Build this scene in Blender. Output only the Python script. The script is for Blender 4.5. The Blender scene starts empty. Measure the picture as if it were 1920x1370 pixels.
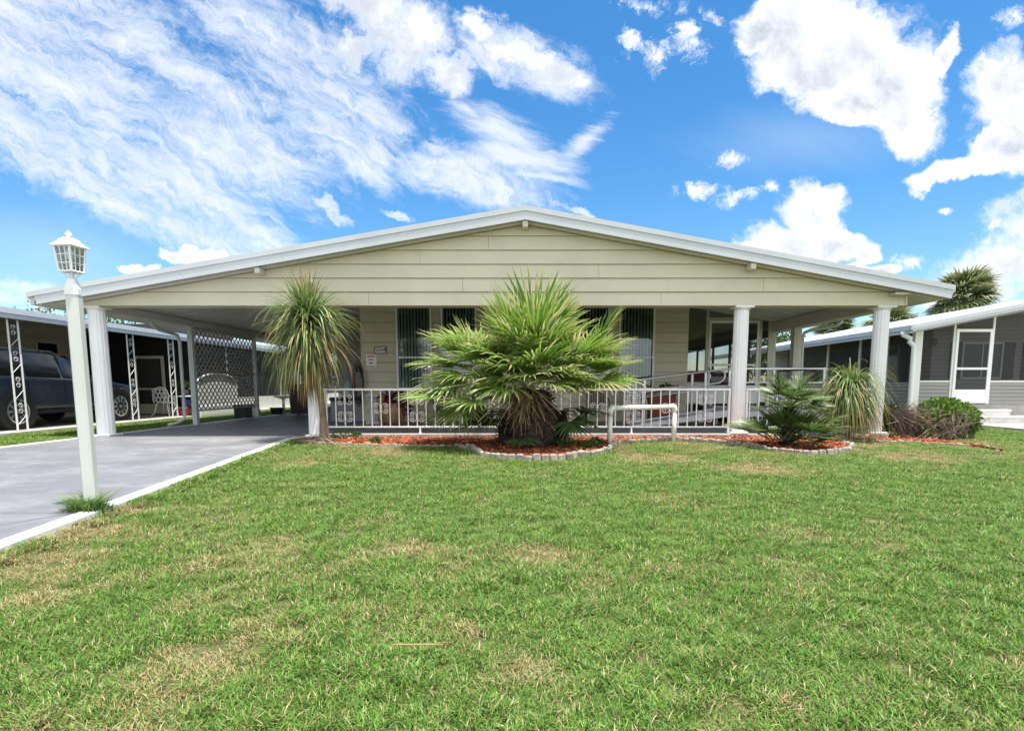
import bpy, math, random
import numpy as np
from mathutils import Vector, Matrix, Euler
random.seed(7)
RNG = np.random.default_rng(11)
SC = bpy.context.scene
COL = SC.collection
R = math.radians
# ------------------------------------------------------------------ camera model
F, PX0, PY0, CH = 1043.0, 985.0, 838.0, 1.05
PITCH = math.atan(116.0 / F)
cp, sp = math.cos(PITCH), math.sin(PITCH)
def ray(px, py):
    a = (px - PX0) / F; b = (PY0 - py) / F
    return Vector((a, cp + b * sp, -sp + b * cp))
def at(px, py, Y):
    d = ray(px, py); t = Y / d.y
    return Vector((d.x * t, Y, CH + d.z * t))
def ground(px, py, z=0.0):
    d = ray(px, py); t = (z - CH) / d.z
    return Vector((d.x * t, d.y * t, z))
cam = bpy.data.cameras.new('camera'); camo = bpy.data.objects.new('camera', cam); COL.objects.link(camo)
camo.location = (0, 0, CH); camo.rotation_euler = (R(90) - PITCH, 0, 0)
cam.sensor_width = 36; cam.lens = F / 1920 * 36
cam.shift_x = (960 - PX0) / 1920; cam.shift_y = (PY0 - 685) / 1920
cam.clip_end = 2000; cam.clip_start = 0.05
SC.camera = camo

# ------------------------------------------------------------------ mesh builder
class MB:
    def __init__(s): s.v = []; s.f = []; s.a = []; s.r = []
    def add(s, vs, fs, a=0.0, r=None):
        o = len(s.v); r = random.random() if r is None else r
        s.v += [tuple(p) for p in vs]
        s.f += [tuple(i + o for i in f) for f in fs]
        s.a += list(a) if hasattr(a, '__len__') else [a] * len(vs)
        s.r += [r] * len(vs); return s
    def box(s, x0, y0, z0, x1, y1, z1, r=None):
        x0, x1 = min(x0, x1), max(x0, x1); y0, y1 = min(y0, y1), max(y0, y1); z0, z1 = min(z0, z1), max(z0, z1)
        v = [(x0,y0,z0),(x1,y0,z0),(x1,y1,z0),(x0,y1,z0),(x0,y0,z1),(x1,y0,z1),(x1,y1,z1),(x0,y1,z1)]
        return s.add(v, [(0,3,2,1),(4,5,6,7),(0,1,5,4),(1,2,6,5),(2,3,7,6),(3,0,4,7)], 0, r)
    def bbox(s, x0, y0, z0, x1, y1, z1, b=0.01):     # box with chamfered edges
        x0, x1 = min(x0, x1), max(x0, x1); y0, y1 = min(y0, y1), max(y0, y1); z0, z1 = min(z0, z1), max(z0, z1)
        b = min(b, (x1-x0)*.45, (y1-y0)*.45, (z1-z0)*.45)
        vs = []; fs = []
        def ringv(z, i): return [(x0+i,y0+b,z),(x0+b,y0+i,z),(x1-b,y0+i,z),(x1-i,y0+b,z),(x1-i,y1-b,z),(x1-b,y1-i,z),(x0+b,y1-i,z),(x0+i,y1-b,z)]
        for z, i in ((z0, b), (z0+b, 0), (z1-b, 0), (z1, b)):
            vs += ringv(z, i) if i == 0 else [(min(max(x, x0+b), x1-b), min(max(y, y0+b), y1-b), z) for x, y, z in ringv(z, 0)]
        for k in range(3):
            for j in range(8):
                a_, b_ = k*8+j, k*8+(j+1) % 8
                fs.append((a_, b_, b_+8, a_+8))
        fs.append(tuple(range(7, -1, -1))); fs.append(tuple(range(24, 32)))
        return s.add(vs, fs)
    def prism(s, pts, vec, r=None):                   # planar polygon pushed along vec
        n = len(pts); v = [Vector(p) for p in pts]; vec = Vector(vec)
        nrm = Vector((0,0,0))
        for i in range(n): nrm += v[i].cross(v[(i+1) % n])
        if nrm.dot(vec) > 0: v = v[::-1]
        w = [p + vec for p in v]
        fs = [tuple(range(n)), tuple(range(2*n-1, n-1, -1))] + [(i, i+n, (i+1) % n + n, (i+1) % n) for i in range(n)]
        return s.add(v + w, fs, 0, r)
    def quad(s, a, b, c, d, r=None): return s.add([a, b, c, d], [(0,1,2,3)], 0, r)
    def tube(s, pts, r, n=8, caps=True, rr=None):
        P = [Vector(p) for p in pts]; m = len(P)
        rad = r if hasattr(r, '__len__') else [r] * m
        vs = []; up = None
        for i in range(m):
            t = (P[min(i+1, m-1)] - P[max(i-1, 0)])
            if t.length < 1e-9: t = Vector((0,0,1))
            t.normalize()
            if up is None:
                up = Vector((0,0,1)) if abs(t.z) < .9 else Vector((1,0,0))
            x = up.cross(t)
            if x.length < 1e-6: x = Vector((0,1,0)).cross(t)
            x.normalize(); up = t.cross(x).normalized()
            for k in range(n):
                an = 2*math.pi*k/n
                vs.append(P[i] + (x*math.cos(an) + up*math.sin(an))*rad[i])
        fs = []
        for i in range(m-1):
            for k in range(n):
                a_, b_ = i*n+k, i*n+(k+1) % n
                fs.append((a_, b_, b_+n, a_+n))
        if caps: fs.append(tuple(range(n-1, -1, -1))); fs.append(tuple(range((m-1)*n, m*n)))
        aa = [i/(m-1) for i in range(m) for _ in range(n)]
        return s.add(vs, fs, aa, rr)
    def lathe(s, prof, c=(0,0,0), n=24, flute=0, fd=0.0):
        vs = []; fs = []
        for (r, z) in prof:
            for k in range(n):
                an = 2*math.pi*k/n
                q = r - (fd if (flute and r > 0 and abs(math.sin(an*flute/2)) < .45) else 0)
                vs.append((c[0]+q*math.cos(an), c[1]+q*math.sin(an), c[2]+z))
        m = len(prof)
        for i in range(m-1):
            for k in range(n):
                a_, b_ = i*n+k, i*n+(k+1) % n
                fs.append((a_, b_, b_+n, a_+n))
        fs.append(tuple(range(n-1, -1, -1))); fs.append(tuple(range((m-1)*n, m*n)))
        return s.add(vs, fs)
    def leaf(s, pts, widths, side, fold=0.0, r=None, up=None):   # thin tapered strip along pts; fold gives a V section
        P = [Vector(p) for p in pts]; vs = []; fs = []; aa = []
        m = len(P); side = Vector(side)
        for i in range(m):
            t = P[min(i+1, m-1)] - P[max(i-1, 0)]
            sd = side - t * (side.dot(t) / max(t.length_squared, 1e-9))
            if sd.length < 1e-6: sd = Vector((1, 0, 0))
            sd.normalize(); w = widths[i]
            nn = sd.cross(t).normalized() if t.length > 1e-9 else Vector((0,0,1))
            if fold:
                vs += [P[i] - sd*w + nn*w*fold, P[i], P[i] + sd*w + nn*w*fold]; aa += [i/(m-1)]*3
            else:
                vs += [P[i] - sd*w, P[i] + sd*w]; aa += [i/(m-1)]*2
        k = 3 if fold else 2
        for i in range(m-1):
            for j in range(k-1):
                a_ = i*k+j
                fs.append((a_, a_+1, a_+1+k, a_+k))
        return s.add(vs, fs, aa, r)
    def mesh(s, name, mat, off=(0,0,0), smooth=False):
        me = bpy.data.meshes.new(name)
        ox, oy, oz = off
        me.from_pydata([(x-ox, y-oy, z-oz) for x, y, z in s.v], [], s.f)
        at_ = me.attributes.new('along', 'FLOAT', 'POINT'); at_.data.foreach_set('value', np.array(s.a, dtype=np.float32))
        at2 = me.attributes.new('rnd', 'FLOAT', 'POINT'); at2.data.foreach_set('value', np.array(s.r, dtype=np.float32))
        if mat: me.materials.append(mat)
        if smooth: me.polygons.foreach_set('use_smooth', [True]*len(me.polygons))
        me.update(); return me
def wloc(o):
    p = Vector((0,0,0))
    while o is not None: p += o.location; o = o.parent
    return p
def obj(name, mb, mat, parent=None, smooth=False, label=None, loc=None):
    off = wloc(parent) if parent else (loc or (0,0,0))
    me = mb.mesh(name, mat, off, smooth) if isinstance(mb, MB) else mb
    o = bpy.data.objects.new(name, me); COL.objects.link(o)
    if parent: o.parent = parent
    elif loc: o.location = loc
    if label: o['label'] = label
    return o
def autosmooth(o, ang=40):
    me = o.data; me.polygons.foreach_set('use_smooth', [True]*len(me.polygons))
    try: me.set_sharp_from_angle(angle=R(ang))
    except Exception: pass
    return o
def tag(o, label, cat, group=None):
    o['label'] = label; o['category'] = cat
    if group: o['group'] = group
    return o
def thing(name, label, cat, loc=(0,0,0), group=None):
    o = bpy.data.objects.new(name, None); COL.objects.link(o); o.location = loc; o.empty_display_size = .2
    return tag(o, label, cat, group)
def struct(o, kind='structure'): o['kind'] = kind; return o
def copy_tree(o, parent=None):
    c = o.copy(); COL.objects.link(c); c.parent = parent
    for ch in list(o.children): copy_tree(ch, c)
    return c
def smoothstep(a, b, x):
    t = np.clip((x-a)/(b-a), 0, 1); return t*t*(3-2*t)

# ------------------------------------------------------------------ materials
def srgb(r, g, b):
    f = lambda c: c/12.92 if c <= .04045 else ((c+.055)/1.055)**2.4
    return (f(r/255), f(g/255), f(b/255), 1)
class NT:
    def __init__(s, nt): s.nt = nt; s.nt.nodes.clear()
    def n(s, t, **kw):
        o = s.nt.nodes.new(t)
        for k, v in kw.items():
            if k in o.bl_rna.properties: setattr(o, k, v)
            else: o.inputs[k].default_value = v
        return o
    def l(s, a, b): s.nt.links.new(a, b)
    def val(s, sock, v):
        if hasattr(v, 'links') or hasattr(v, 'is_linked'): s.l(v, sock)
        else: sock.default_value = v
    def math(s, op, a, b=None, c=None, clamp=False):
        o = s.nt.nodes.new('ShaderNodeMath'); o.operation = op; o.use_clamp = clamp
        s.val(o.inputs[0], a)
        if b is not None: s.val(o.inputs[1], b)
        if c is not None: s.val(o.inputs[2], c)
        return o.outputs[0]
    def mix(s, fac, a, b, mode='MIX'):
        o = s.nt.nodes.new('ShaderNodeMix'); o.data_type = 'RGBA'; o.blend_type = mode
        s.val(o.inputs[0], fac); s.val(o.inputs[6], a); s.val(o.inputs[7], b); return o.outputs[2]
    def ramp(s, x, a, b, c=0.0, d=1.0, smooth=True):
        o = s.nt.nodes.new('ShaderNodeMapRange'); o.interpolation_type = 'SMOOTHSTEP' if smooth else 'LINEAR'
        s.val(o.inputs[0], x); o.inputs[1].default_value = a; o.inputs[2].default_value = b
        s.val(o.inputs[3], c); s.val(o.inputs[4], d); return o.outputs[0]
    def noise(s, vec, scale, detail=4, rough=.55, dist=0, col=False):
        o = s.n('ShaderNodeTexNoise'); s.l(vec, o.inputs['Vector']); o.inputs['Scale'].default_value = scale
        o.inputs['Detail'].default_value = detail; o.inputs['Roughness'].default_value = rough; o.inputs['Distortion'].default_value = dist
        return o.outputs['Color' if col else 'Fac']
def mapped(T, vec, scale=(1,1,1), loc=(0,0,0), rot=(0,0,0), typ='POINT'):
    m = T.n('ShaderNodeMapping'); m.vector_type = typ; T.l(vec, m.inputs['Vector'])
    m.inputs['Scale'].default_value = scale; m.inputs['Location'].default_value = loc; m.inputs['Rotation'].default_value = rot
    return m.outputs[0]
MATS = {}
def M(name, col, rough=.6, var=.12, vscale=3.0, dirt=0.0, dirtcol=(.05,.045,.035,1), stretch=(1,1,1), bump=0.0, bscale=60, metal=0.0, spec=.5, coat=0, fine=0.0, streak=0.0):
    """painted / cast surface: base colour with broad and fine variation, stains and a little bump"""
    if name in MATS: return MATS[name]
    m = bpy.data.materials.new(name); m.use_nodes = True; T = NT(m.node_tree)
    out = T.n('ShaderNodeOutputMaterial'); b = T.n('ShaderNodeBsdfPrincipled'); T.l(b.outputs[0], out.inputs[0])
    geo = T.n('ShaderNodeNewGeometry'); pos = mapped(T, geo.outputs['Position'], stretch)
    n1 = T.noise(pos, vscale, 5, .6)
    c = T.mix(T.ramp(n1, .3, .7), tuple(x*(1-var) for x in col[:3])+(1,), tuple(min(1, x*(1+var)) for x in col[:3])+(1,))
    if fine:
        n3 = T.noise(pos, vscale*40, 3, .6)
        c = T.mix(T.ramp(n3, .35, .65, 0, fine), c, tuple(x*.35 for x in col[:3])+(1,))
    if dirt:
        n2 = T.noise(mapped(T, geo.outputs['Position'], (1.7, 1.7, .35 if streak else 1.7)), 2.3, 6, .65)
        c = T.mix(T.ramp(n2, .5, .78, 0, dirt), c, dirtcol)
    T.l(c, b.inputs['Base Color'])
    T.l(T.ramp(n1, .2, .8, max(rough-.1, .02), min(rough+.1, 1)), b.inputs['Roughness'])
    b.inputs['Metallic'].default_value = metal; b.inputs['Specular IOR Level'].default_value = spec; b.inputs['Coat Weight'].default_value = coat
    if bump:
        bn = T.n('ShaderNodeBump'); bn.inputs['Strength'].default_value = bump; bn.inputs['Distance'].default_value = .01
        T.l(T.noise(pos, bscale, 4, .6), bn.inputs['Height']); T.l(bn.outputs[0], b.inputs['Normal'])
    MATS[name] = m; return m
def M_leaf(name, cols, tipcol=None, tip0=.6, trans=.35, rough=.45, dead=0.0, deadcol=(.35,.24,.1,1), var=.35):
    """foliage: colour varies from leaf to leaf and from base to tip; light passes through"""
    if name in MATS: return MATS[name]
    m = bpy.data.materials.new(name); m.use_nodes = True; T = NT(m.node_tree)
    out = T.n('ShaderNodeOutputMaterial'); b = T.n('ShaderNodeBsdfPrincipled'); tr = T.n('ShaderNodeBsdfTranslucent'); mx = T.n('ShaderNodeMixShader')
    ar = T.n('ShaderNodeAttribute', attribute_name='rnd'); aa = T.n('ShaderNodeAttribute', attribute_name='along')
    oi = T.n('ShaderNodeObjectInfo')
    rr = T.math('FRACT', T.math('ADD', ar.outputs['Fac'], T.math('MULTIPLY', oi.outputs['Random'], .37)))
    rp = T.n('ShaderNodeValToRGB'); T.l(rr, rp.inputs[0])
    el = rp.color_ramp.elements
    while len(el) < len(cols): el.new(.5)
    for i, c in enumerate(cols): el[i].position = i/(len(cols)-1); el[i].color = c
    c = rp.outputs[0]
    if dead:
        c = T.mix(T.math('GREATER_THAN', T.math('FRACT', T.math('MULTIPLY', rr, 17.3)), 1-dead), c, deadcol)
    if tipcol:
        k = T.math('ADD', aa.outputs['Fac'], T.math('MULTIPLY', T.math('SUBTRACT', rr, .5), .5))
        c = T.mix(T.ramp(k, tip0, tip0+.35), c, tipcol)
    geo = T.n('ShaderNodeNewGeometry')
    c = T.mix(T.ramp(T.noise(geo.outputs['Position'], 1.9, 3), .3, .7, 0, var), c, (.02,.035,.01,1))
    T.l(c, b.inputs['Base Color']); T.l(c, tr.inputs['Color'])
    b.inputs['Roughness'].default_value = rough; b.inputs['Specular IOR Level'].default_value = .5
    mx.inputs[0].default_value = trans
    T.l(b.outputs[0], mx.inputs[1]); T.l(tr.outputs[0], mx.inputs[2]); T.l(mx.outputs[0], out.inputs[0])
    MATS[name] = m; return m
def M_screen(name, col=(.02,.02,.022,1), alpha=.6):
    m = bpy.data.materials.new(name); m.use_nodes = True; T = NT(m.node_tree)
    out = T.n('ShaderNodeOutputMaterial'); b = T.n('ShaderNodeBsdfPrincipled'); tr = T.n('ShaderNodeBsdfTransparent'); mx = T.n('ShaderNodeMixShader')
    b.inputs['Base Color'].default_value = col; b.inputs['Roughness'].default_value = .7
    geo = T.n('ShaderNodeNewGeometry')
    T.l(T.ramp(T.noise(geo.outputs['Position'], 1.2, 3), .3, .7, alpha-.05, alpha+.05), mx.inputs[0])
    T.l(tr.outputs[0], mx.inputs[1]); T.l(b.outputs[0], mx.inputs[2]); T.l(mx.outputs[0], out.inputs[0])
    return m
def M_glass(name, tint=(.85,.92,.95,1), refl=.25, rough=.03):
    m = bpy.data.materials.new(name); m.use_nodes = True; T = NT(m.node_tree)
    out = T.n('ShaderNodeOutputMaterial'); g = T.n('ShaderNodeBsdfGlossy'); tr = T.n('ShaderNodeBsdfTransparent'); mx = T.n('ShaderNodeMixShader')
    g.inputs['Roughness'].default_value = rough; tr.inputs['Color'].default_value = tint
    lw = T.n('ShaderNodeFresnel'); lw.inputs['IOR'].default_value = 1.5
    geo = T.n('ShaderNodeNewGeometry'); bn = T.n('ShaderNodeBump'); bn.inputs['Strength'].default_value = .04; bn.inputs['Distance'].default_value = .02
    T.l(T.noise(geo.outputs['Position'], 2.5, 2), bn.inputs['Height']); T.l(bn.outputs[0], g.inputs['Normal'])
    T.l(T.math('ADD', T.math('MULTIPLY', lw.outputs[0], 1.0), refl, clamp=True), mx.inputs[0])
    T.l(tr.outputs[0], mx.inputs[1]); T.l(g.outputs[0], mx.inputs[2]); T.l(mx.outputs[0], out.inputs[0])
    return m
m_siding = M('beige_siding', (.60,.565,.42,1), .55, .05, .9, .16, (.40,.37,.27,1), bump=.10, bscale=14, streak=1)
m_white = M('white_paint', (.85,.85,.84,1), .4, .03, 2.0, .06, (.5,.48,.42,1))
m_column = M('white_column_paint', (.86,.865,.87,1), .4, .03, 2.0, .08, (.55,.53,.48,1), streak=1)
m_roof = M('white_metal_roof', (.72,.74,.76,1), .35, .05, .7, .1, (.4,.4,.38,1))
m_fascia = M('fascia_metal', (.56,.585,.61,1), .35, .05, .8, .22, (.45,.45,.43,1))
m_ceiling = M('grey_ceiling_pan', (.60,.585,.56,1), .5, .06, .8, .15, (.22,.21,.19,1))
m_beam = M('beige_beam', (.58,.56,.47,1), .5, .05, 1.0, .1, (.35,.32,.25,1))
m_porchfloor = M('grey_porch_floor', (.17,.175,.19,1), .5, .1, 1.5, .3, (.1,.1,.1,1))
m_concrete = M('bare_concrete', (.40,.385,.35,1), .85, .12, 3.0, .4, (.2,.18,.15,1), bump=.3, bscale=70)
m_edgepaint = M('white_edge_paint', (.74,.72,.66,1), .7, .08, 3.0, .35, (.45,.38,.28,1), bump=.2)
m_black = M('black_metal', (.012,.012,.013,1), .4, .1)
m_dark = M('dark_recess', (.02,.02,.021,1), .8, .1)  # near-black stands for shade in lap gaps and rooms; also plain dark parts
m_alu = M('brushed_aluminium', (.62,.64,.66,1), .32, .05, 4, .1, (.4,.4,.4,1), metal=.85)
m_alu2 = M('mill_aluminium_deck', (.70,.72,.75,1), .45, .06, 4, .15, (.4,.4,.4,1), metal=.3)
m_pvc = M('white_pvc', (.83,.80,.75,1), .35, .03, 3, .12, (.55,.45,.35,1))
m_post = M('lamp_post_vinyl', (.60,.625,.58,1), .4, .03, 1.5, .1, (.5,.48,.4,1), streak=1)
m_screen = M_screen('dark_insect_screen', (.03,.03,.032,1), .45)
m_screen_n = M_screen('neighbour_insect_screen', (.035,.035,.037,1), .52)
m_glass = M_glass('window_glass', (.80,.88,.88,1), .035)
m_lglass = M_glass('lantern_glass', (.93,.96,.97,1), .05)
m_blind = M('vertical_blind_fabric', (.50,.54,.50,1), .8, .08)
m_tan = M('neighbour_tan_wall', (.58,.53,.42,1), .6, .06, .8, .1, (.25,.22,.18,1))
m_lowsiding = M('pale_grey_low_siding', (.30,.29,.265,1), .5, .04, 1, .1, (.35,.33,.3,1))
m_greysiding = M('grey_vinyl_siding', (.40,.385,.385,1), .5, .04, 1)
m_whitesiding = M('white_vinyl_siding', (.80,.80,.77,1), .45, .03, 1, .08, (.5,.5,.45,1))
# ------------------------------------------------------------------ light and sky
SUN = Vector((.17, -.10, .98)).normalized()
sl = bpy.data.lights.new('sun', 'SUN'); so = bpy.data.objects.new('sun', sl); COL.objects.link(so)
sl.energy = 3.2; sl.angle = R(.55); sl.color = (1, .955, .89)
so.rotation_euler = SUN.to_track_quat('Z', 'Y').to_euler()
SC.view_settings.view_transform = 'Standard'; SC.view_settings.look = 'None'
SC.view_settings.exposure = EXPO = 1.35; SC.view_settings.gamma = 1
W = bpy.data.worlds.new('World'); SC.world = W; W.use_nodes = True
T = NT(W.node_tree)
out = T.n('ShaderNodeOutputWorld'); bg = T.n('ShaderNodeBackground'); T.l(bg.outputs[0], out.inputs[0])
SKY = .125; bg.inputs['Strength'].default_value = SKY
sky = T.n('ShaderNodeTexSky'); sky.sky_type = 'NISHITA'; sky.sun_disc = False
sky.sun_elevation = math.asin(SUN.z); sky.sun_rotation = math.atan2(SUN.x, SUN.y); sky.altitude = 20; sky.air_density = 1.0; sky.dust_density = .4; sky.ozone_density = 2.2
tc = T.n('ShaderNodeTexCoord'); sx = T.n('ShaderNodeSeparateXYZ'); T.l(tc.outputs['Generated'], sx.inputs[0])
yy = T.math('MAXIMUM', T.math('ABSOLUTE', sx.outputs[1]), .06)
cu = T.n('ShaderNodeCombineXYZ'); T.l(T.math('DIVIDE', sx.outputs[0], yy), cu.inputs[0]); T.l(T.math('DIVIDE', sx.outputs[2], yy), cu.inputs[1])
uv = cu.outputs[0]
def duv(px, py): d = ray(px, py); return (d.x/d.y, d.z/d.y)
def warp(amt, scale, detail=5, rough=.62):
    c = T.noise(uv, scale, detail, rough, col=True)
    v1 = T.n('ShaderNodeVectorMath', operation='SUBTRACT'); T.l(c, v1.inputs[0]); v1.inputs[1].default_value = (.5, .5, .5)
    v2 = T.n('ShaderNodeVectorMath', operation='SCALE'); T.l(v1.outputs[0], v2.inputs[0]); v2.inputs['Scale'].default_value = amt
    v3 = T.n('ShaderNodeVectorMath', operation='ADD'); T.l(uv, v3.inputs[0]); T.l(v2.outputs[0], v3.inputs[1]); return v3.outputs[0]
def blobs(vec, lst):
    acc = None
    for (x, y, rx, ry, rot) in lst:
        u, v = duv(x, y)
        m = mapped(T, vec, (rx/F, ry/F, 1), (u, v, 0), (0, 0, R(rot)), 'TEXTURE')
        ln = T.n('ShaderNodeVectorMath', operation='LENGTH'); T.l(m, ln.inputs[0])
        q = T.math('SUBTRACT', 1.0, ln.outputs['Value'])
        acc = q if acc is None else T.math('MAXIMUM', acc, q)
    return acc
wv = warp(.10, 9, 6, .6)
cum = [(1570,100,190,105,-6),(1480,60,100,75,0),(1680,170,95,95,0),(1690,230,80,60,-20),(1765,110,26,55,-25),(1420,60,60,50,0),(1600,200,110,40,-10),
       (1525,400,76,58,0),(1478,450,95,42,0),(1570,455,85,30,0),(1425,478,60,24,0),(1620,462,45,22,0),
       (1880,150,75,75,0),(1905,230,60,70,0),(1855,270,60,30,40),(1800,322,110,22,14),(1900,275,60,50,0),
       
       (370,472,66,26,0),(330,480,42,20,0),(265,512,40,11,0),(1660,503,36,18,0),(1600,495,40,12,0),
       (250,515,30,8,0)]
soft = [(765,60,95,95,-25),(690,10,90,50,0),(835,125,75,45,-25),(660,100,50,50,0),(990,125,150,50,-18),(900,60,60,30,-20),(1870,490,150,75,28),(1930,420,80,70,0),(1770,548,130,32,12),(1870,200,70,60,20)]
small = [(1375,298,62,22,14),(1300,358,46,20,14),(1400,362,70,26,20),(1445,345,36,22,20),(1180,80,40,70,-20),(1230,110,60,60,0),(1300,70,70,70,0),(1230,20,90,40,0),(1900,30,60,26,20),(1770,395,20,10,0),(1860,425,60,20,20),(1700,490,40,20,0)]
streak = [(120,130,420,190,-26),(330,190,300,120,-30),(230,330,330,95,-24),(420,430,170,50,-24),(600,170,190,100,-38),(985,120,135,52,-18),(660,270,110,46,-40),(540,90,200,80,-30),
          (620,395,40,12,-20),(60,560,110,30,-12),(745,400,34,8,-25),(1090,395,34,9,-25),(900,330,160,50,-14)]
haze = [(1500,260,260,80,0),(100,470,260,120,0)]
n1 = T.noise(uv, 7, 9, .62); n1b = T.noise(uv, 26, 6, .6)
def cumn(v):
    a = T.noise(v, 7, 10, .68); b = T.noise(v, 24, 8, .65)
    return T.math('ADD', T.math('MULTIPLY', T.math('SUBTRACT', a, .5), 1.15), T.math('MULTIPLY', T.math('SUBTRACT', b, .5), .55))
cn = cumn(wv); mc = T.math('ADD', blobs(wv, cum), cn)
vo = T.n('ShaderNodeVectorMath', operation='ADD'); T.l(wv, vo.inputs[0]); vo.inputs[1].default_value = (.012, .045, 0)
cn2 = cumn(vo.outputs[0])
wv5 = warp(.16, 8, 8, .68)
na = T.noise(uv, 11, 10, .7)
dso = T.ramp(T.math('ADD', T.math('MULTIPLY', blobs(wv5, soft), 1.0), T.math('MULTIPLY', T.math('SUBTRACT', na, .5), 1.9)), -.05, .75, 0, .97)
dc = T.ramp(mc, -.04, .34)
under_ = T.ramp(T.math('ADD', T.math('SUBTRACT', cn2, cn), T.math('MULTIPLY', mc, .45)), .0, .60)
wv2 = warp(.14, 6, 6, .65)
n2 = T.noise(wv2, 16, 7, .68)
dsm = T.ramp(T.math('ADD', T.math('MULTIPLY', blobs(uv, small), .75), T.math('MULTIPLY', T.math('SUBTRACT', n2, .56), 3.2)), .1, .75, 0, .9)
def aniso(v, rot, sc): return mapped(T, mapped(T, v, (1, 1, 1), (0, 0, 0), (0, 0, R(rot))), sc, (3.1, 1.7, 0))
wv3 = warp(.10, 3, 4, .6)
st_ = aniso(wv3, 27, (3.0, 13, 1)); st2 = aniso(wv2, 33, (11, 40, 1)); st3 = aniso(wv3, 16, (2.4, 15, 1))
n3 = T.noise(st_, 1.0, 8, .62); n3b = T.noise(st2, 1.0, 7, .7, .5)
n3c = T.noise(st3, 1.0, 8, .6)
ns = T.math('ADD', T.math('ADD', T.math('MULTIPLY', n3, .36), T.math('MULTIPLY', n3b, .46)), T.math('MULTIPLY', n3c, .24))
ms = T.math('ADD', T.math('MINIMUM', T.math('MULTIPLY', blobs(wv, streak), 1.1), .42), T.math('MULTIPLY', T.math('SUBTRACT', ns, .5), 3.3))
wisp = [(925,245,130,34,-22),(985,300,150,30,-10),(1090,265,75,24,38),(1010,330,110,14,-6),(870,215,70,16,-35)]
wv6 = warp(.07, 5, 5, .6); nw = T.noise(aniso(wv6, 16, (5, 34, 1)), 1.0, 8, .66)
dwi = T.ramp(T.math('ADD', T.math('MULTIPLY', blobs(wv6, wisp), .9), T.math('MULTIPLY', T.math('SUBTRACT', nw, .5), 2.4)), -.05, 1.0, 0, .8)
dst = T.math('MAXIMUM', T.ramp(ms, -.12, .95, 0, .88), dwi)
dhz = T.ramp(T.math('ADD', blobs(uv, haze), T.math('MULTIPLY', T.math('SUBTRACT', n3, .5), 1.0)), 0, 1.1, 0, .17)
# broken cloud goes on unseen behind the camera, thickened to light the shaded front
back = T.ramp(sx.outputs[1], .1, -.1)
fill_cloud = T.math('MULTIPLY', T.ramp(T.noise(tc.outputs['Generated'], 3.5, 7, .6), .36, .52), back)
dens = T.math('MAXIMUM', T.math('MAXIMUM', T.math('MAXIMUM', T.math('MAXIMUM', dc, dso), dsm), dst), T.math('MAXIMUM', dhz, fill_cloud))
dens = T.math('MULTIPLY', dens, T.ramp(sx.outputs[2], -.02, .03))
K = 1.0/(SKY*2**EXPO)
lit = T.math('SUBTRACT', 1.0, T.math('MULTIPLY', T.math('MULTIPLY', under_, T.ramp(T.noise(wv, 4, 5, .6), .3, .62)), T.ramp(dc, .3, 1)), clamp=True)
ccol = T.mix(lit, (.56*K, .62*K, .74*K, 1), (1.15*K, 1.18*K, 1.22*K, 1))
ccol = T.mix(T.math('MULTIPLY', T.ramp(dso, .5, .97), T.ramp(T.noise(wv5, 5, 6, .6), .42, .62, 0, .8)), ccol, (.64*K, .70*K, .80*K, 1))
ccol = T.mix(T.ramp(dst, .2, .9, .0, .35), ccol, (.86*K, .91*K, 1.03*K, 1))
hsv = T.n('ShaderNodeHueSaturation'); T.l(sky.outputs[0], hsv.inputs['Color']); hsv.inputs['Saturation'].default_value = 1.35; hsv.inputs['Value'].default_value = .63; hsv.inputs['Hue'].default_value = .497
ccol = T.mix(back, ccol, (1.72*K, 1.76*K, 1.80*K, 1))      # unseen cloud made brighter than the visible ones to fill the shaded house front
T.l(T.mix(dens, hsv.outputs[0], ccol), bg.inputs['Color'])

# ------------------------------------------------------------------ ground, drive, bed
YF, YW = 10.92, 14.7
def gmat(name, build):
    m = bpy.data.materials.new(name); m.use_nodes = True; T = NT(m.node_tree)
    out = T.n('ShaderNodeOutputMaterial'); b = T.n('ShaderNodeBsdfPrincipled'); T.l(b.outputs[0], out.inputs[0])
    b.inputs['Roughness'].default_value = .9; b.inputs['Specular IOR Level'].default_value = .2
    geo = T.n('ShaderNodeNewGeometry'); build(T, b, geo.outputs['Position']); return m
def soil(T, b, p):
    n = T.noise(p, 1.3, 6, .65); f = T.noise(p, 90, 4, .7); far = T.noise(p, 14, 5, .6)
    c = T.mix(T.ramp(n, .35, .65), (.085,.10,.025,1), (.15,.13,.055,1))
    c = T.mix(T.ramp(f, .35, .65), T.mix(.75, c, (.02,.025,.008,1)), T.mix(.35, c, (.34,.30,.14,1)))
    c = T.mix(T.ramp(far, .4, .6, 0, .6), c, (.06,.10,.02,1))
    T.l(c, b.inputs['Base Color'])
    bn = T.n('ShaderNodeBump'); bn.inputs['Strength'].default_value = .6; bn.inputs['Distance'].default_value = .02; T.l(f, bn.inputs['Height']); T.l(bn.outputs[0], b.inputs['Normal'])
m_soil = gmat('lawn_soil', soil)
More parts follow.
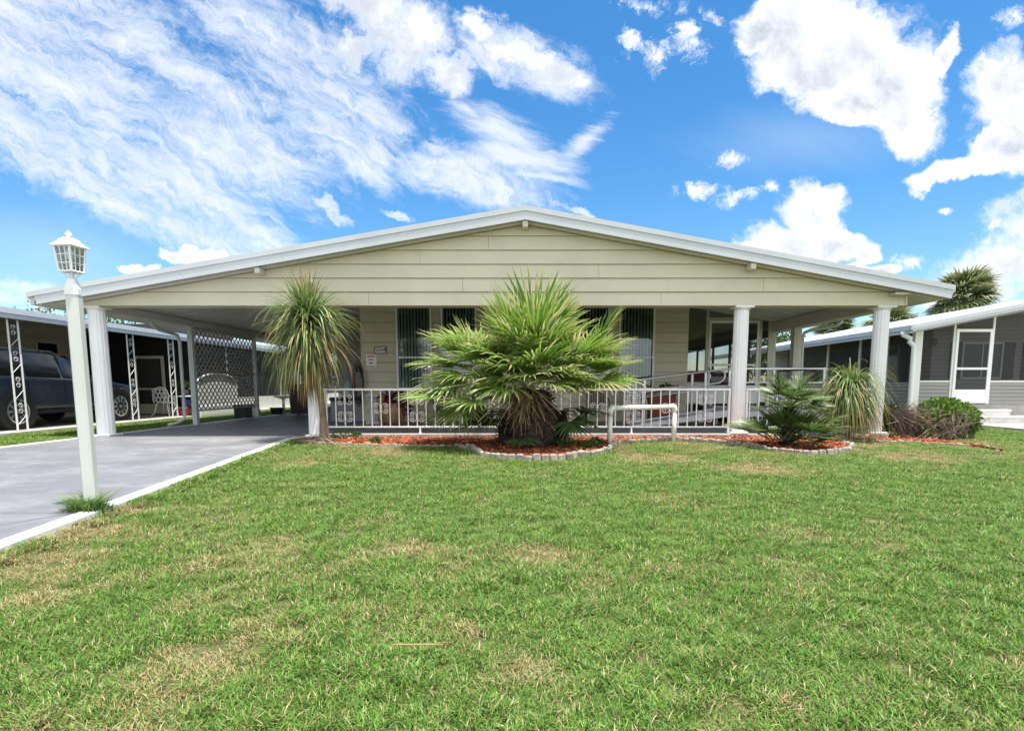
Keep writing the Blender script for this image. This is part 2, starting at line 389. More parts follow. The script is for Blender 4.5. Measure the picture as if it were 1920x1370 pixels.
def drive(T, b, p):
    n = T.noise(mapped(T, p, (.9, 1.0, 1)), .8, 6, .65); f = T.noise(p, 130, 3, .7); w = T.noise(mapped(T, p, (.9, 1.1, 1)), 1.3, 7, .72)
    c = T.mix(T.ramp(n, .3, .7), (.16,.162,.172,1), (.205,.207,.216,1))
    c = T.mix(T.ramp(w, .45, .7, 0, .6), c, (.27,.27,.275,1))
    m5 = T.noise(p, 5, 6, .7); c = T.mix(T.ramp(m5, .5, .7, 0, .5), c, (.13,.13,.14,1))
    vc = T.n('ShaderNodeTexVoronoi', feature='DISTANCE_TO_EDGE'); T.l(mapped(T, p, (.28, .22, .3)), vc.inputs['Vector']); vc.inputs['Scale'].default_value = 1
    c = T.mix(T.math('MULTIPLY', T.ramp(vc.outputs['Distance'], .006, .0015), T.ramp(n, .45, .6)), c, (.07,.07,.07,1))
    c = T.mix(T.ramp(f, .55, .75, 0, .6), c, (.40,.40,.40,1))
    c = T.mix(T.ramp(f, .42, .25, 0, .4), c, (.08,.08,.09,1))
    T.l(c, b.inputs['Base Color']); T.l(T.ramp(w, .4, .7, .45, .75), b.inputs['Roughness']); b.inputs['Specular IOR Level'].default_value = .35
    bn = T.n('ShaderNodeBump'); bn.inputs['Strength'].default_value = .25; bn.inputs['Distance'].default_value = .006; T.l(f, bn.inputs['Height']); T.l(bn.outputs[0], b.inputs['Normal'])
m_drive = gmat('painted_drive', drive)
def mulch(T, b, p):
    v = T.n('ShaderNodeTexVoronoi'); T.l(mapped(T, p, (60, 25, 30), rot=(0, 0, .6)), v.inputs['Vector']); v.inputs['Scale'].default_value = 1
    n = T.noise(p, 5, 5, .6)
    c = T.mix(T.ramp(n, .35, .65), (.28,.05,.02,1), (.42,.12,.05,1))
    sv = T.n('ShaderNodeSeparateColor'); T.l(v.outputs['Color'], sv.inputs[0])
    c = T.mix(T.ramp(sv.outputs[0], .2, 1), T.mix(.6, c, (.07,.015,.008,1)), c)
    c = T.mix(T.ramp(T.noise(p, 2.2, 5, .6), .58, .75, 0, .6), c, (.32,.21,.11,1))
    T.l(c, b.inputs['Base Color'])
    bn = T.n('ShaderNodeBump'); bn.inputs['Strength'].default_value = 1; bn.inputs['Distance'].default_value = .03; T.l(v.outputs['Distance'], bn.inputs['Height']); T.l(bn.outputs[0], b.inputs['Normal'])
m_mulch = gmat('red_mulch', mulch)

g = MB(); g.quad((-150,-60,0),(150,-60,0),(150,260,0),(-150,260,0)); struct(obj('ground', g, m_soil))
DR = [ground(0,1028,.05), ground(270,915,.05), ground(550,822,.05)]
e0, e1 = DR[0], DR[2]
dd = (e1-e0)/(e1.y-e0.y)
def drx(y): return e0.x + dd.x*(y-e0.y) if y < e1.y else -4.27
DL0 = -8.42
g = MB()
for a, b_ in ((-6, 4.30), (4.31, 7.5), (7.508, 10.9), (10.908, 20)):
    if b_ <= 10.9: poly = [(DL0,a,0),(drx(a)-.14,a,0),(drx(min(b_, e1.y))-.14,min(b_, e1.y),0)] + ([(-4.27-.02,b_,0)] if b_ > e1.y else []) + [(DL0,b_,0)]
    else: poly = [(DL0,a,0),(-4.29,a,0),(-4.29,b_,0),(DL0,b_,0)]
    g.prism(poly, (0,0,.05))
struct(obj('driveway', g, m_drive))
g = MB()
g.prism([(drx(-6)-.136,-6,0),(drx(-6),-6,0),(e1.x,e1.y,0),(-4.2,10.86,0),(-4.29,10.895,0),(e1.x-.14,e1.y,0)], (0,0,.054))
g.prism([(DL0-.16,-6,0),(DL0-.004,-6,0),(DL0-.004,20,0),(DL0-.16,20,0)], (0,0,.054))
struct(obj('driveway_edge', g, m_edgepaint))
g = MB(); g.box(-30, 3.2, -.2, -10.55, 40, .08); struct(obj('carport_slab', g, m_concrete))
# porch slab with its pale painted lip
g = MB(); g.box(-4.25, 10.945, 0, 7.15, YW+.0, .10); struct(obj('porch_floor', g, m_porchfloor))
g = MB(); g.box(-4.25, 10.90, 0, 7.15, 10.943, .085); struct(obj('porch_footing', g, m_concrete))
g = MB(); g.box(-4.2, 10.905, .0855, 7.15, 10.96, .104); struct(obj('porch_lip', g, m_edgepaint))
# concrete walk at the right-hand neighbour
g = MB(); g.box(11.4, 12.6, 0, 20, 15.2, .06); g.box(13.6, 8.8, 0, 15.2, 12.59, .055); struct(obj('neighbour_walk', g, m_concrete))

# mulch bed outline (front edge), read off as ground points
bed_px = [(548,830),(600,834),(700,837),(800,839),(860,838),(885,846),(905,857),(945,863),(1000,865),(1060,863),(1110,857),(1143,848),(1150,836),(1200,829),(1262,828),(1330,832),(1400,838),(1440,847),(1500,853),(1560,853),(1592,848),(1597,840),(1580,832),(1600,829),(1690,831),(1780,835),(1830,838),(1880,849)]
bed = [ground(x, y, 0) for x, y in bed_px]
inner = [(12.2,10.2,0),(12.2,11.6,0),(8.2,11.6,0),(7.16,10.89,0),(-4.18,10.89,0)]
g = MB()
# strip triangulation: project every outline point back to the house line
top = [Vector((p.x, 10.89 if p.x < 7.2 else (p.y+{24:1.3,25:1.25,26:.7,27:.02}.get(i, 1.0)), 0)) for i, p in enumerate(bed)]
for i in range(len(bed)-1):
    a, b_ = bed[i], bed[i+1]
    for k in range(6):
        t0, t1 = k/6, (k+1)/6
        q = [a.lerp(top[i], t0), b_.lerp(top[i+1], t0), b_.lerp(top[i+1], t1), a.lerp(top[i], t1)]
        g.add([(v.x, v.y, .025+.035*math.sin(math.pi*min(1, (t0 if j < 2 else t1)*1.3))) for j, v in enumerate(q)], [(0,1,2,3)])
struct(obj('mulch_bed', g, m_mulch))
bed_poly = [(p.x, p.y) for p in bed] + [(p.x, p.y) for p in top[26:23:-1]] + [(7.25, 11.2), (7.2, 10.9), (-4.2, 10.9)]
# loose bark chips lying on the bed
g = MB()
def inpoly(x, y, poly):
    c = False; j = len(poly)-1
    for i in range(len(poly)):
        xi, yi = poly[i]; xj, yj = poly[j]
        if (yi > y) != (yj > y) and x < (xj-xi)*(y-yi)/(yj-yi)+xi: c = not c
        j = i
    return c
n = 0
while n < 5200:
    x = random.uniform(-4.4, 12.2); y = random.uniform(8.3, 11.2)
    if not inpoly(x, y, bed_poly): continue
    n += 1; l = random.uniform(.012, .045); w = random.uniform(.004, .011); an = random.uniform(0, 6.28); z = .062 + random.uniform(-.012, .012); tl = random.uniform(-.5, .5)
    ca, sa = math.cos(an)*l, math.sin(an)*l
    g.add([(x-ca-sa/l*w, y-sa+ca/l*w, z-tl*l), (x-ca+sa/l*w, y-sa-ca/l*w, z-tl*l+.004), (x+ca+sa/l*w, y+sa-ca/l*w, z+tl*l+.004), (x+ca-sa/l*w, y+sa+ca/l*w, z+tl*l)], [(0,1,2,3)])
m_chip = M_leaf('bark_chip', [(.10,.02,.01,1),(.38,.07,.02,1),(.52,.15,.05,1),(.40,.27,.14,1)], trans=0, rough=.9, var=0)
struct(obj('bark_chips', g, m_chip), 'stuff')
# ------------------------------------------------------------------ the house
house = thing('bungalow', 'wide beige bungalow with a low white gable roof, open carport and front porch', 'house', (0, 12, 0))
YR = 10.68; PZ = at(985, 388, YR).z; _r, _l = at(1788, 537, YR), at(53, 550, YR); RX, LX = _r.x, _l.x; RZ, LZ = _r.z, _l.z
def rtop(x): return PZ - (PZ-RZ)/RX*x if x > 0 else PZ + (PZ-LZ)/(-LX)*x
YB = 31.0
g = MB()
g.prism([(LX,YR,LZ),(0,YR,PZ),(RX,YR,RZ),(RX,YR,RZ-.06),(0,YR,PZ-.06),(LX,YR,LZ-.06)], (0, YB-YR, 0))
roof = obj('roof', g, m_roof, house)
# rake fascia: drip edge over a stepped board
g = MB()
for (x0, x1) in ((LX, 0), (0, RX)):
    z0, z1 = rtop(x0), rtop(x1)
    g.prism([(x0,YR-.055,z0+.018),(x1,YR-.055,z1+.018),(x1,YR-.055,z1-.075),(x0,YR-.055,z0-.075)], (0,.053,0))
    g.prism([(x0+(.14 if x0 < 0 else 0),YR-.04,rtop(x0+(.14 if x0 < 0 else 0))-.077),(x1-(.03 if x1 > 0 else 0),YR-.04,rtop(x1-(.03 if x1 > 0 else 0))-.077),(x1-(.03 if x1 > 0 else 0),YR-.04,rtop(x1-(.03 if x1 > 0 else 0))-.165),(x0+(.14 if x0 < 0 else 0),YR-.04,rtop(x0+(.14 if x0 < 0 else 0))-.165)], (0,.037,0))
    g.prism([(x0+(.17 if x0 < 0 else 0),YR-.048,rtop(x0+(.17 if x0 < 0 else 0))-.167),(x1-(.05 if x1 > 0 else 0),YR-.048,rtop(x1-(.05 if x1 > 0 else 0))-.167),(x1-(.05 if x1 > 0 else 0),YR-.048,rtop(x1-(.05 if x1 > 0 else 0))-.235),(x0+(.17 if x0 < 0 else 0),YR-.048,rtop(x0+(.17 if x0 < 0 else 0))-.235)], (0,.045,0))
obj('rake_fascia', g, m_fascia, house)
g = MB()
for ex, ez, s_ in ((LX, LZ, 1), (RX, RZ, -1)):
    g = MB(); g.box(ex+s_*.02, YR, ez-.21, ex+s_*.10, YB, ez-.062); g.box(ex-s_*.05, YR+.01, ez-.10, ex+s_*.018, YB, ez-.02); obj('gutter', g, m_fascia, house)
# sloping ceiling under the roof, with pan ribs
g = MB(); C0 = .25
def csheet(x0, x1, y0, y1):
    z0, z1 = rtop(x0)-C0, rtop(x1)-C0
    g.prism([(x0,y0,z0),(x1,y0,z1),(x1,y0,z1+.03),(x0,y0,z0+.03)], (0,y1-y0,0))
csheet(LX+.11, -.0, YR+.06, YB); csheet(0, RX-.11, YR+.06, YB)
for k in range(14):
    y = 11.7+k*.6
    for x0, x1 in ((-8.3, -4.2), (4.3, 6.9)):
        g.prism([(x0,y,rtop(x0)-C0-.012),(x1,y,rtop(x1)-C0-.012),(x1,y,rtop(x1)-C0-.002),(x0,y,rtop(x0)-C0-.002)], (0,.025,0))
obj('ceiling', g, m_ceiling, house)
# gable: lapped boards clipped to the rake
def under(x): return rtop(x) - .262
GX0, GX1 = -8.62, 7.27; zb = at(985, 573, YF).z
g = MB(); lap = .258; joints = {0: [-3.0, 2.6], 1: [4.55, -1.2], 2: [6.0, -5.6, 1.4], 3: [3.4, -2.0, -6.2], 4: [2.9, -.7], 5: [.9]}
def xr(z):
    l = LX*(PZ-.262-z)/(PZ-LZ); r = RX*(PZ-.262-z)/(PZ-RZ); return max(GX0, l), min(GX1, r)
k = 0; z = zb
while z < PZ-.27:
    z1 = min(z+lap-.007, PZ-.265)
    if k == 0: pts = [(GX0,z),(GX1,z)]
    a0, b0 = xr(z); a1, b1 = xr(z1)
    if a1 > b1: a1 = b1 = 0
    cuts = [a0] + sorted(c for c in joints.get(k, []) if a1+.3 < c < b1-.3) + [b0]
    for i in range(len(cuts)-1):
        x0, x1 = cuts[i]+(.0 if i == 0 else .0025), cuts[i+1]-(.0 if i == len(cuts)-2 else .0025)
        t0 = a1 if i == 0 else x0; t1 = b1 if i == len(cuts)-2 else x1
        # the gable end above the boards' clip line stays within the rake
        yb_, yt = YF-.030, YF-.002
        # follow the rake kink when the board's end is where the roof comes down
        top = [(t1,yt,z1),(t0,yt,z1)]
        if i == len(cuts)-2 and b0 >= GX1-1e-6 and b1 < GX1: top = [(GX1,YF-.013,under(GX1)+.0)] + top
        if i == 0 and a0 <= GX0+1e-6 and a1 > GX0: top = top + [(GX0,YF-.013,under(GX0))]
        front = [(x0,yb_,z),(x1,yb_,z)] + top
        g.prism(front, (0,.08+(YF-.004-yb_)*0,0))
    z += lap; k += 1
gable = obj('gable_siding', g, m_siding, house)
g = MB(); g.box(GX0, YF+.085, zb, GX1, YF+.33, zb+.012); g.box(GX0, YF+.09, zb+.015, GX1, YF+.33, zb+.2)
obj('front_beam', g, m_beam, house)
g = MB(); g.prism([(GX0+.05,YF+.081,zb+.02),(GX1-.05,YF+.081,zb+.02),(GX1-.05,YF+.081,under(GX1)-.03),(0,YF+.081,PZ-.28),(GX0+.05,YF+.081,under(GX0)-.03)], (0,.006,0)); obj('gable_shade_sheet', g, m_dark, house)  # dark sheet showing through the gaps, in place of shade under the laps
g = MB(); g.box(GX1+.002, YF-.04, zb-.0, GX1+.04, YF+.3, under(GX1)-.0); obj('corner_trim', g, m_beam, house)
g = MB(); g.box(GX0-.04, YF-.04, zb, GX0-.002, YF+.3, under(GX0)); obj('corner_trim', g, m_beam, house)
# purlin ends under the rake
for x in (-5.0, 0, 4.25):
    g = MB(); z = rtop(x)-.245; g.bbox(x-.05, YR-.02, z-.11, x+.05, YF-.03, z-.004, .004); obj('purlin_end', g, m_beam, house)
for x, l in ((6.95, .4),):
    g = MB(); g.bbox(x, YR+.02, rtop(x)-.33, x+.28, YF-.03, rtop(x)-.29, .004); obj('purlin_end', g, m_beam, house)
# side beams and rear posts
g = MB()
XLb, XRb = -8.40, 7.06
g.box(XLb-.1, YF+.34, 2.50, XLb+.1, YB-.5, rtop(XLb)-C0-.004); obj('side_beam', g, m_ceiling, house)
g = MB(); g.box(XRb-.08, YF+.34, 2.53, XRb+.08, YB-.5, rtop(XRb)-C0-.004); obj('side_beam', g, m_beam, house)
# front columns, fluted
def column(x, y, z0, z1, r0, r1, name='column'):
    g = MB(); h = z1-z0
    g.bbox(x-r0*1.22, y-r0*1.22, z0, x+r0*1.22, y+r0*1.22, z0+.03, .006)
    prof = [(r0+(r1-r0)*t, z0+.03+t*(h-.10)) for t in [i/6 for i in range(7)]]
    g.lathe(prof, (x, y, 0), 112, 14, .006)
    g.lathe([(r1*1.02, z1-.068),(r1*1.16, z1-.055),(r1*1.16, z1-.035)], (x, y, 0), 40)
    g.bbox(x-r1*1.3, y-r1*1.3, z1-.035, x+r1*1.3, y+r1*1.3, z1-.003, .005)
    o = obj(name, g, m_column, house); autosmooth(o, 25)
column(at(190,700,YF+.15).x, YF+.16, .055, zb, .155, .145)
column(at(588,700,YF+.13).x, YF+.14, .05, zb, .135, .125)
column(at(1386,700,YF+.13).x, YF+.14, .105, zb, .14, .14)
column(at(1646,700,YF+.13).x, YF+.14, .105, zb, .14, .14)
def post(x, y, z0, z1, w, mat=m_beam, d=None):
    g = MB(); d = d or w; g.bbox(x-w/2, y-d/2, z0, x+w/2, y+d/2, z1, .006)
    g.box(x-w/2-.006, y-d*.18, z0+.02, x-w/2, y+d*.18, z1-.02); g.box(x-w*.18, y-d/2-.006, z0+.02, x+w*.18, y-d/2, z1-.02)
    obj('porch_post', g, mat, house)
post(-8.35, 14.1, .052, 2.498, .12, m_fascia); post(-8.35, 17.35, .052, 2.498, .10, m_fascia); post(-8.35, 20.6, .052, 2.498, .10, m_fascia)
post(7.06, YW+.02, .1, 2.528, .2, m_beam); post(7.06, 16.15, .1, 2.528, .16, m_beam)
def downpipe(pts, name='downspout', parent=house, r=.04, mat=m_fascia):
    g = MB(); g.tube(pts, r, 10); o = obj(name, g, mat, parent, True)
    return o
x = -8.56
downpipe([(-8.62,13.05,2.52),(-8.62,13.1,2.42),(-8.6,13.3,2.34),(-8.58,13.65,2.31),(x,13.9,2.27),(x,13.98,2.1),(x,13.98,.35),(x,13.97,.22),(-8.66,13.8,.12),(-8.75,13.6,.08)])
downpipe([(8.0,14.3,2.66),(7.9,14.4,2.55),(7.4,14.65,2.47),(7.26,14.72,2.40),(7.24,14.74,2.3),(7.24,14.74,.3),(7.24,14.72,.12)])
# front wall: lapped boards
def lapwall(name, x0, x1, z0, z1, y, lap, mat, parent, off=0, axis='x', sgn=-1):
    g = MB(); z = z0; gp = min(.008, lap*.06)
    while z < z1-.01:
        t = min(z+lap, z1)
        if axis == 'x': P = [(x0,y+sgn*.022,z),(x0,y+sgn*.003,t-gp),(x0,y-sgn*.03,t-gp),(x0,y-sgn*.03,z)]; g.prism(P, (x1-x0,0,0))
        else: P = [(y+sgn*.022,x0,z),(y+sgn*.003,x0,t-gp),(y-sgn*.03,x0,t-gp),(y-sgn*.03,x0,z)]; g.prism(P, (0,x1-x0,0))
        z = t
    o = obj(name, g, mat, parent)
    b = MB()
    if axis == 'x': b.box(x0+.004, y-sgn*.031, z0+.003, x1-.004, y-sgn*.04, z1-.012)
    else: b.box(y-sgn*.031, x0+.004, z0+.003, y-sgn*.04, x1-.004, z1-.012)
    obj('lap_shade_sheet', b, m_dark, o); return o  # dark sheet behind the boards draws the shade line below each lap
HX0, HX1 = -4.26, 4.22
lapwall('front_wall', HX0, HX1, .11, 3.9, YW, .256, m_siding, house)
g = MB(); g.box(HX0+.02, YW+.06, .1, HX1-.02, YB-.6, 3.3); obj('house_core', g, m_siding, house)
g = MB(); g.box(HX0-.025, YW-.03, .11, HX0-.001, YW+.07, 3.3); obj('corner_trim', g, m_siding, house)
g = MB(); g.box(HX1+.001, YW-.012, .11, HX1+.02, YW+.07, 3.5); obj('corner_trim', g, m_siding, house)
def window(pxc, w=.83, z0=.99, z1=3.15, y=YW, mid=.52):
    x = at(pxc, 650, y).x; yb = y-.022
    f = MB(); t = .05
    f.bbox(x-w/2-t, yb-.055, z0-t, x-w/2, yb, z1+t, .005); f.bbox(x+w/2, yb-.055, z0-t, x+w/2+t, yb, z1+t, .005)
    f.box(x-w/2, yb-.053, z1, x+w/2, yb, z1+t); f.box(x-w/2, yb-.075, z0-t, x+w/2, yb, z0)
    zm = z0+(z1-z0)*.36
    f.box(x-w/2, yb-.045, zm-.02, x+w/2, yb-.02, zm+.02)
    wn = obj('window', f, m_white, house)
    b = MB(); b.box(x-w/2, yb-.004, z0, x+w/2, yb-.001, z1); obj('dark_room_sheet', b, m_dark, wn)  # flat dark sheet standing in for the unlit room
    b = MB(); k = 0; xx = x-w/2+.03
    while xx < x+w/2-.03:
        an = R(40+random.uniform(-7, 7)); c, s_ = math.cos(an)*.030, math.sin(an)*.009
        b.add([(xx-c,yb-.018-s_,z0+.01),(xx+c,yb-.018+s_,z0+.01),(xx+c,yb-.018+s_,z1),(xx-c,yb-.018-s_,z1)], [(0,1,2,3)])
        xx += .083
    obj('vertical_blinds', b, m_blind, wn)
    p = MB(); p.box(x-w/2, yb-.032, zm+.02, x+w/2, yb-.028, z1); p.box(x-w/2, yb-.043, z0, x+w/2, yb-.039, zm-.02); obj('pane', p, m_glass, wn)
for px in (777, 861, 1109, 1193): window(px)
# screened room beyond the porch
YS = 16.0; xs0, xs1 = HX1, 7.0
g = MB()
def fr(x0, x1, z0, z1, d=.04):
    g = MB(); g.bbox(x0, YS-d, z0, x1, YS+.02, z1, .004); obj('screen_post' if z1-z0 > x1-x0 else 'screen_rail', g, m_beam, house)
dxl, dxr = at(1326,680,YS).x, at(1421,680,YS).x
zt = at(1330,601,YS).z
fr(dxl-.07, dxl, .1, rtop(dxl)-C0-.003); fr(dxr, dxr+.07, .1, rtop(dxr)-C0-.02); fr(xs0+.02, xs0+.07, .1, 3.2); fr(xs1-.13, xs1-.02, .1, rtop(xs1)-C0-.003)
fr(dxl, dxr, zt+.02, zt+.08); fr(xs0+.07, dxl-.07, 1.08, 1.14); fr(xs0+.07, dxl-.07, .52, .57); fr(xs0+.07, dxl-.07, 2.0, 2.02, .015)
g = MB(); g.box(xs0+.07, YS-.01, .57, dxl-.07, YS+.01, 1.08); obj('kick_panel', g, m_white, house)
g = MB(); g.box(dxr+.07, YS-.01, .57, xs1-.13, YS+.01, 1.0); obj('kick_panel', g, m_white, house)
g = MB(); g.box(xs0+.02, YS+.0, .1, xs1, YS+.03, .518); obj('skirting', g, m_dark, house)
g = MB(); g.quad((xs0+.07,YS,1.14),(dxl-.07,YS,1.14),(dxl-.07,YS,rtop(dxl)-C0),(xs0+.07,YS,rtop(xs0+.07)-C0))
g.quad((dxr+.07,YS,1.0),(xs1-.13,YS,1.0),(xs1-.13,YS,rtop(xs1-.13)-C0),(dxr+.07,YS,rtop(dxr+.07)-C0)); g.quad((dxl,YS,zt+.08),(dxr,YS,zt+.08),(dxr,YS,rtop(dxr)-C0),(dxl,YS,rtop(dxl)-C0))
obj('screen', g, m_screen, house)
d = MB(); w = .075; y0, y1 = YS-.055, YS-.015; z0, zk, zm = .53, at(1370,722,YS).z, at(1370,684,YS).z
d.bbox(dxl+.006, y0, z0, dxl+w, y1, zt, .006); d.bbox(dxr-w, y0, z0, dxr-.006, y1, zt, .006)
d.box(dxl+w, y0+.003, zt-w, dxr-w, y1, zt-.003); d.box(dxl+w, y0+.003, z0+.003, dxr-w, y1, zk); d.box(dxl+w, y0+.003, zm-.03, dxr-w, y1, zm+.03)
door = obj('screen_door', d, m_white, house)
g = MB(); g.quad((dxl+w,YS-.03,zk),(dxr-w,YS-.03,zk),(dxr-w,YS-.03,zt-w),(dxl+w,YS-.03,zt-w)); obj('door_screen', g, m_screen, door)
g = MB(); g.box(dxl+.03, y0-.03, 1.42, dxl+.055, y0-.001, 1.56); obj('handle', g, m_black, door)
# side wall of that room: low wall, mullions and open screened bays
g = MB(); YE = 27
g.box(xs1-.06, YS+.03, .1, xs1, YE, 1.15); g.box(xs1-.06, YS+.03, 2.42, xs1, YE, 2.6)
obj('side_knee_wall', g, M('blue_side_wall', (.05,.085,.19,1), .6, .08), house)
for y in (16.06, 17.6, 19.2, 20.9, 22.8, 24.9, 26.95):
    g = MB(); g.box(xs1-.06, y-.05, 1.152, xs1, y+.05, 2.418); obj('mullion', g, m_black, house)
g = MB(); g.quad((xs1-.03,YS+.1,1.15),(xs1-.03,YE,1.15),(xs1-.03,YE,2.42),(xs1-.03,YS+.1,2.42)); obj('side_screen', g, M_screen('side_screen', (.05,.05,.055,1), .3), house)
g = MB(); g.box(xs0+.01, YE, .1, xs1, YE+.1, 3.2); g.box(xs0+.01, YS+.04, .5, xs1-.07, YE-.001, .53); obj('room_back', g, M('screen_room_brown', (.10,.085,.075,1), .7, .1), house)
# utility room closing the end of the carport
lapwall('utility_wall', -6.75, -4.3, .06, 3.1, 20.2, .256, M('utility_grey_siding', (.42,.42,.40,1), .6, .05, .9), house)
g = MB(); g.box(-6.73, 20.26, .06, -4.31, 24, 3.0); obj('utility_core', g, m_tan, house)
g = MB(); g.bbox(-5.55, 20.13, .1, -4.75, 20.17, 2.15, .004); g.bbox(-5.62, 20.12, .1, -5.56, 20.175, 2.2, .004); g.box(-5.62, 20.12, 2.152, -4.75, 20.172, 2.21)
ud = obj('utility_door', g, m_white, house)
# house number and notice
def text_mesh(txt, size, mat, loc, name, parent=None, ext=.003, bold=0.0):
    cu = bpy.data.curves.new(name, 'FONT'); cu.body = txt; cu.size = size; cu.extrude = ext; cu.align_x = 'CENTER'; cu.align_y = 'CENTER'; cu.offset = bold
    o = bpy.data.objects.new(name, cu); COL.objects.link(o)
    dg = bpy.context.evaluated_depsgraph_get(); me = bpy.data.meshes.new_from_object(o.evaluated_get(dg))
    bpy.data.objects.remove(o); me.materials.clear(); me.materials.append(mat)
    n = bpy.data.objects.new(name, me); COL.objects.link(n); n.rotation_euler = (R(90), 0, 0)
    if parent: n.parent = parent; n.location = Vector(loc)-wloc(parent)
    else: n.location = loc
    return n
p = at(713, 656, YW-.03)
m_tile = M('number_tile', (.82,.82,.80,1), .5, .02)
hn = thing('house_number', 'black house number plate reading 5334 on the beige wall', 'house number', (p.x, p.y, p.z))
g = MB(); g.bbox(p.x-.165, p.y-.008, p.z-.095, p.x+.165, p.y+.007, p.z+.095, .006); obj('plate', g, m_black, hn)
g = MB()
for i in range(4):
    xx = p.x-.108+i*.072; g.box(xx-.0335, p.y-.011, p.z-.075, xx+.033, p.y-.009, p.z+.075)
obj('digit_tile', g, m_tile, hn)
for i, c in enumerate('5334'): text_mesh(c, .135, m_black, (p.x-.108+i*.072, p.y-.0135, p.z), 'digit', hn, .001, .0015)
p = at(696, 675, YW-.03)
ns = thing('notice_sign', 'small white notice with red lettering at the wall corner below the number', 'sign', (p.x, p.y, p.z))
m_red = M('sign_red', (.5,.03,.05,1), .5, .05)
g = MB(); g.bbox(p.x-.14, p.y-.006, p.z-.15, p.x+.14, p.y+.006, p.z+.15, .004); obj('board', g, m_white, ns)
for zz, w, h, mat in ((.095, .10, .022, m_red), (.012, .07, .018, m_red), (-.075, .055, .02, m_black)):
    g = MB(); xx = p.x-w
    while xx < p.x+w-.01:
        q = random.uniform(.012, .02); g.box(xx, p.y-.0085, p.z+zz-h+random.uniform(0, .006), xx+q, p.y-.0065, p.z+zz+h); xx += q+.006
    obj('lettering', g, mat, ns)

# ------------------------------------------------------------------ lattice panel in the carport
lt = thing('lattice_screen', 'grey wooden lattice panel between two carport posts', 'lattice', (-8.35, 15.7, .45))
m_lat = M('weathered_lattice', (.42,.405,.38,1), .7, .1, 4)
def lattice(name, x, y0, y1, z0, z1, step, w, mat, parent, axis='y'):
    g = MB()
    def clipline(c, s):   # z = s*y + c
        pts = []
        for y in (y0, y1):
            z = s*(y-y0)+c
            if z0 <= z <= z1: pts.append((y, z))
        for z in (z0, z1):
            y = y0+(z-c)/s
            if y0 < y < y1: pts.append((y, z))
        return sorted(set(pts))[:2] if len(pts) >= 2 else None
    for s, o in ((1.0, 0), (-1.0, .009)):
        c = z0-1.0*(y1-y0)
        while c < z1+1.0*(y1-y0):
            q = clipline(c, s)
            if q and len(q) == 2:
                (ya, za), (yb, zb_) = q; L = math.hypot(yb-ya, zb_-za)
                if L > .05:
                    ny, nz = -(zb_-za)/L*w/2, (yb-ya)/L*w/2
                    P = [(ya-ny,za-nz),(yb-ny,zb_-nz),(yb+ny,zb_+nz),(ya+ny,za+nz)]
                    if axis == 'y': g.prism([(x+o, a, b) for a, b in P], (.008,0,0))
                    else: g.prism([(a, x+o, b) for a, b in P], (0,.008,0))
            c += step
    return obj(name, g, mat, parent)
lattice('lattice', -8.36, 14.17, 17.29, .42, 2.46, .195, .036, m_lat, lt)
g = MB(); g.box(-8.385, 14.165, 1.36, -8.342, 17.295, 1.41); g.box(-8.385, 14.165, .39, -8.342, 17.295, .43); g.box(-8.385, 14.165, 2.455, -8.342, 17.295, 2.49); obj('rail', g, m_lat, lt)

# ------------------------------------------------------------------ porch railings with scrolls
def scroll_mesh():
    g = MB()
    for sx in (1, -1):
        for sz in (1, -1):
            cx, cz = .098, .052; pts = []
            for i in range(26):
                t = i/25; an = R(100) - (1-t)*R(500); r = .012 + .034*t
                pts.append((sx*(cx+r*math.cos(an)), 0, sz*(cz+r*math.sin(an))))
            p0 = (cx+.046*math.cos(R(100)), cz+.046*math.sin(R(100)))
            for i in range(1, 9):
                t = i/8; b = [(p0), (.055,.108), (.008,.06), (.007,0)]
                x = (1-t)**3*b[0][0]+3*(1-t)**2*t*b[1][0]+3*(1-t)*t*t*b[2][0]+t**3*b[3][0]
                z = (1-t)**3*b[0][1]+3*(1-t)**2*t*b[1][1]+3*(1-t)*t*t*b[2][1]+t**3*b[3][1]
                pts.append((sx*x, 0, sz*z))
            g.tube(pts, .0055, 5)
    g.bbox(-.016, -.016, -.025, .016, .016, .025, .005)
    return g.mesh('scroll', m_white, (0,0,0), True)
SCR = scroll_mesh()
def railing(name, label, x0, x1, y, zlo, zhi, pattern, first, feet):
    t = thing(name, label, 'railing', ((x0+x1)/2, y, .1), 'white scrollwork porch railings')
    g = MB(); g.bbox(x0, y-.022, zhi-.02, x1, y+.022, zhi+.02, .006); obj('top_rail', g, m_white, t)
    g = MB(); g.bbox(x0, y-.016, zlo-.014, x1, y+.016, zlo+.014, .004); obj('bottom_rail', g, m_white, t)
    for fx in feet:
        g = MB(); g.bbox(fx-.015, y-.015, .105, fx+.015, y+.015, zlo-.015, .003); g.box(fx-.03, y-.03, .105, fx+.03, y+.03, .112); obj('foot', g, m_white, t)
    for ex in (x0, x1):
        s_ = .021 if ex == x0 else -.021
        g = MB(); g.bbox(ex+s_-.02, y-.02, .106, ex+s_+.02, y+.02, zhi-.021, .004); obj('end_post', g, m_white, t)
    sp = .178; bm = MB(); bm.box(-.0095, -.0095, zlo+.015, .0095, .0095, zhi-.021); bm = bm.mesh('baluster', m_white)
    i = 0; x = x0+first
    while x < x1-.06:
        b = obj('baluster', bm, None, t); b.location = (x-t.location.x, 0, -t.location.z)
        k = i % 8
        zs = {pattern: [zlo+.2, zhi-.2], (pattern+4) % 8: [(zlo+zhi)/2]}.get(k, [])
        for z in zs:
            s_ = obj('scroll', SCR, None, t); s_.location = (x-t.location.x, 0, z-t.location.z)
        x += sp; i += 1
YRl = YF+.08
zlo, zhi = at(985,800,YRl).z, at(985,730,YRl).z
